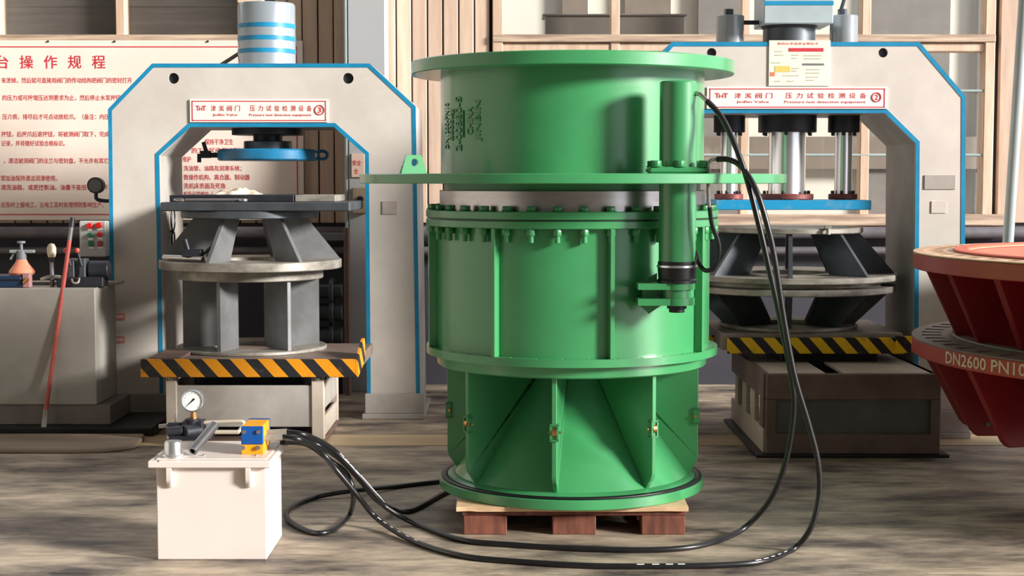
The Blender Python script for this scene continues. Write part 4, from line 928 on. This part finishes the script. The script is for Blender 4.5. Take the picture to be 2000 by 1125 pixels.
# tan pad on the floor
pd0 = fl(-150, 885); pts = []
yA, yB = fl(100, 885).y, fl(100, 856).y
xe = fl(250, 880).x; xs0 = fl(-260, 880).x
pts = [(xs0, yA), (fl(130, 887).x, yA - .02), (fl(200, 886).x, yA), (fl(240, 880).x, yA + .06), (fl(270, 872).x, yA + .14), (fl(281, 866).x, yA + .22), (fl(276, 862).x, yB - .02), (fl(270, 858).x, yB), (xs0, yB)]
solo('floor_pad', MB().prism(pts, lambda a, b, d: (a, b, d), 0.001, 0.03), padm, (fl(100, 870).x, fl(100, 870).y, 0), 'tan rounded pad lying on the floor in front of the oil cabinet', 'pad', bevel=0.008)
# leaning pole
pA_ = at(87, 832, EY - 0.03); pA_.z = max(pA_.z, 0.05)
q_ = [at(90, 800, EY - 0.06), at(141, 432, EY + 0.05)]
dirp = (q_[1] - q_[0])
po = thing('leaning_pole', fl(86, 842), 'red painted pole with bare metal ends leaning against the oil cabinet', 'pole')
part('shaft', MB().cyl(q_[0], q_[0] + dirp * 0.90, 0.0135, n=14), polered, po)
part('lower_end', MB().cyl(at(85, 838, EY - .07), q_[0], 0.017, n=14), wornsteel, po)
part('upper_end', MB().cyl(q_[0] + dirp * 0.90, q_[0] + dirp * 0.97, 0.0135, n=14), palesteel, po)
part('tip', MB().cyl(q_[0] + dirp * 0.97, q_[1] + dirp * 0.02, 0.018, 0.014, n=14), dark, po)
# sprayer bottle
ty = EY + 0.14; tz = ez1 + 0.0
sb = thing('blue_box', (xt(10, ty, 550), ty, ez1), 'dark blue box at the left end of the oil cabinet top', 'box')
sbz = zt(537, ty)
part('body', MB().box(xt(-40, ty), xt(48, ty), ty - .1, ty + .12, ez1 + .001, sbz), navy, sb, bevel=0.006)
part('lid_edge', MB().box(xt(-40, ty) - .004, xt(48, ty) + .004, ty - .104, ty + .124, sbz - .03, sbz - .022), black, sb)
sx_ = xt(42, ty, 500)
spz = sbz
sp = thing('spray_bottle', (sx_, ty, spz), 'pink pressure spray bottle with grey pump head on the blue box', 'spray bottle')
K = (zt(470, ty) - zt(536, ty)) / 66.0
part('bottle', MB().lathe(sx_, ty, [(0, spz + .001), (22 * K, spz + .001), (25 * K, spz + 5 * K), (23 * K, spz + 10 * K), (13 * K, spz + 23 * K), (9 * K, spz + 31 * K), (0, spz + 31 * K)], 32), pink, sp)
part('collar', MB().disc(sx_, ty, 9.5 * K, spz + 30 * K, spz + 48 * K, 20, .002), gplast, sp)
part('spray_head', MB().box(sx_ - 22 * K, sx_ + 26 * K, ty - .02, ty + .02, spz + 43 * K, spz + 49 * K).cyl((sx_ - 12 * K, ty, spz + 45 * K), (sx_ - 22 * K, ty, spz + 30 * K), .008), mat('spray_green_grey', (140, 150, 146), 0.5), sp, bevel=0.003)
part('plunger', MB().cyl((sx_, ty, spz + 48 * K), (sx_, ty, spz + 63 * K), 3 * K).cyl((sx_, ty, spz + 62 * K), (sx_, ty, spz + 66 * K), 8 * K), gplast, sp)
# brush handle block beside it
wz = thing('brush', (xt(60, ty, 555), ty, ez1), 'pinkish brush standing beside the blue box on the cabinet', 'brush')
part('handle', MB().box(xt(50, ty), xt(64, ty), ty - .1, ty - .04, ez1 + .001, zt(532, ty)), mat('brush_pink', (176, 130, 130), 0.6), wz, bevel=0.004)
part('ferrule', MB().cyl((xt(54, ty), ty - .11, ez1 + .03), (xt(63, ty), ty - .11, ez1 + .06), .012), brass, wz)
# return filter
ft = thing('return_filter', (xt(101, ty, 500), ty, ez1), 'cream oval filter head on a short stem on the cabinet', 'filter')
fxx = xt(101, ty, 500)
part('stem', MB().cyl((fxx, ty, ez1 + .001), (fxx, ty, zt(508, ty)), .014), palesteel, ft)
part('head', MB().lathe(fxx, ty, [(0, zt(503, ty)), (.022, zt(502, ty)), (.029, zt(494, ty)), (.029, zt(484, ty)), (.018, zt(477, ty)), (0, zt(475, ty))], 20), mat('filter_cream', (212, 204, 178), 0.4), ft)
part('collar', MB().cyl((fxx, ty, zt(512, ty)), (fxx, ty, zt(504, ty)), .018), dark, ft)
# lever manifold
mf_ = thing('lever_manifold', (xt(150, ty, 520), ty, ez1), 'dark hydraulic manifold with two red-knobbed levers under the control box', 'manifold')
part('block', MB().box(xt(112, ty), xt(203, ty), ty - .06, ty + .08, ez1 + .001, zt(540, ty)), dark, mf_, bevel=0.006)
for px in (129, 151):
    a_ = at(px + 9, 520, ty - .05); b_ = at(px, 489, ty - .07)
    part('spool', MB().box(a_.x - .02, a_.x + .02, ty - .05, ty + .05, zt(541, ty), zt(505, ty)).cyl(a_, b_, .007), slate, mf_, bevel=0.004)
    part('knob', MB().lathe(b_.x, b_.y, [(.0, b_.z - .018), (.013, b_.z - .012), (.016, b_.z), (.012, b_.z + .012), (0, b_.z + .016)], 16), mat('knob_red', (222, 84, 66), 0.3), mf_, label='red lever knob')
part('pump_motor', MB().cyl((xt(172, ty), ty + .02, zt(528, ty)), (xt(210, ty), ty + .02, zt(528, ty)), .062, n=28).cyl((xt(164, ty), ty + .02, zt(528, ty)), (xt(172, ty), ty + .02, zt(528, ty)), .045, n=28), dark, mf_, bevel=0.004)
part('pipework', MB().tube(spline([at(140, 545, ty - .07), at(143, 552, ty - .09), at(152, 552, ty - .09), at(155, 543, ty - .07)], 6), .007), wornsteel, mf_)
part('pipework', MB().tube(spline([at(118, 541, ty - .06), at(96, 541, ty - .06), at(80, 546, ty - .06)], 6), .012), wornsteel, mf_)
# hoses dropping in the gap between cabinet and press
solo('oil_line', MB().tube(spline([at(197, 560, LY - .12), at(203, 620, LY - .12), at(206, 700, LY - .12), fl(215, 826, .02)], 8), .014).tube(spline([at(204, 560, LY - .1), at(210, 640, LY - .1), at(205, 730, LY - .1), fl(210, 828, .02)], 8), .010), dark, at(203, 700, LY - .12),
     'dark oil lines hanging in the gap between cabinet and left press', 'oil line')
# things on the grey column, seen through the left press
nb1 = thing('wall_notice', at(698, 325, 11.59), 'small pink notice with red marks on the grey column', 'notice')
part('sheet', MB().box(xt(687, 11.58), xt(712, 11.58), 11.585, 11.599, zt(346, 11.58), zt(300, 11.58)), mat('notice_pink', (232, 204, 186), 0.6), nb1, bevel=0.001)
for px, py in ((693, 318), (702, 318), (696, 334)): part('lettering', text_fit('安' if px == 693 else '全', xt(px - 4, 11.58), xt(px + 4, 11.58), zt(py + 5, 11.58), zt(py - 5, 11.58), 11.583, 0.005), redink, nb1)
sb_ = thing('switch_box', at(700, 390, 11.59), 'tan electrical switch box on the grey column behind the left press', 'switch box')
part('case', MB().box(xt(689, 11.5), xt(716, 11.5), 11.5, 11.599, zt(417, 11.5), zt(366, 11.5)), mat('switch_tan', (176, 158, 134), 0.5), sb_, bevel=0.005)
part('rotary_handle', MB().cyl((xt(704, 11.5), 11.47, zt(389, 11.5)), (xt(704, 11.5), 11.5, zt(389, 11.5)), .024, n=18).box(xt(699, 11.5), xt(709, 11.5), 11.46, 11.472, zt(391, 11.5), zt(387, 11.5)), dark, sb_)
gr = thing('guard_rail', at(640, 460, 11.4), 'pale horizontal rail with brown upright behind the left press', 'rail')
part('rail_bar', MB().box(xt(560, 11.4), xt(676, 11.4), 11.38, 11.42, zt(470, 11.4), zt(455, 11.4)), palesteel, gr, bevel=0.004)
part('upright', MB().cyl((xt(677, 11.4), 11.4, 0), (xt(677, 11.4), 11.4, zt(445, 11.4)), .024), mat('rail_brown', (120, 90, 78), 0.5), gr)
part('upright', MB().cyl((xt(565, 11.4), 11.4, 0), (xt(565, 11.4), 11.4, zt(456, 11.4)), .024), MATS['rail_brown'], gr)
vw = thing('stored_valve', (xt(655, 11.5, 560), 11.5, 0), 'dark grey valve bodies stored on the floor behind the left press', 'valve body')
part('rack', MB().box(xt(580, 11.4), xt(668, 11.4), 11.45, 11.9, 0, zt(690, 11.45)), dark, vw, bevel=0.01)
for i, py in enumerate((660, 612, 570)):
    part('valve_casting', MB().cyl((xt(590, 11.5), 11.6, zt(py, 11.5)), (xt(665, 11.5), 11.6, zt(py, 11.5)), 0.075 - .01 * i, n=24).cyl((xt(600, 11.5), 11.6, zt(py, 11.5)), (xt(606, 11.5), 11.6, zt(py, 11.5)), 0.10, n=24).cyl((xt(640, 11.5), 11.6, zt(py, 11.5)), (xt(648, 11.5), 11.6, zt(py, 11.5)), 0.10, n=24), slate, vw, bevel=0.004)
# pale pole on the right
pp = thing('support_pole', (at(1968, 470, 9.6).x, 9.6, 0), 'pale grey green pole slanting up behind the red shells', 'pole')
b0 = at(1970, 455, 9.6); b1 = at(2001, -10, 9.6); dd = (b1 - b0)
part('pole_tube', MB().cyl(b0 - dd * (b0.z / dd.z), b0 + dd * 1.6, 0.034, n=20), polegrey, pp)
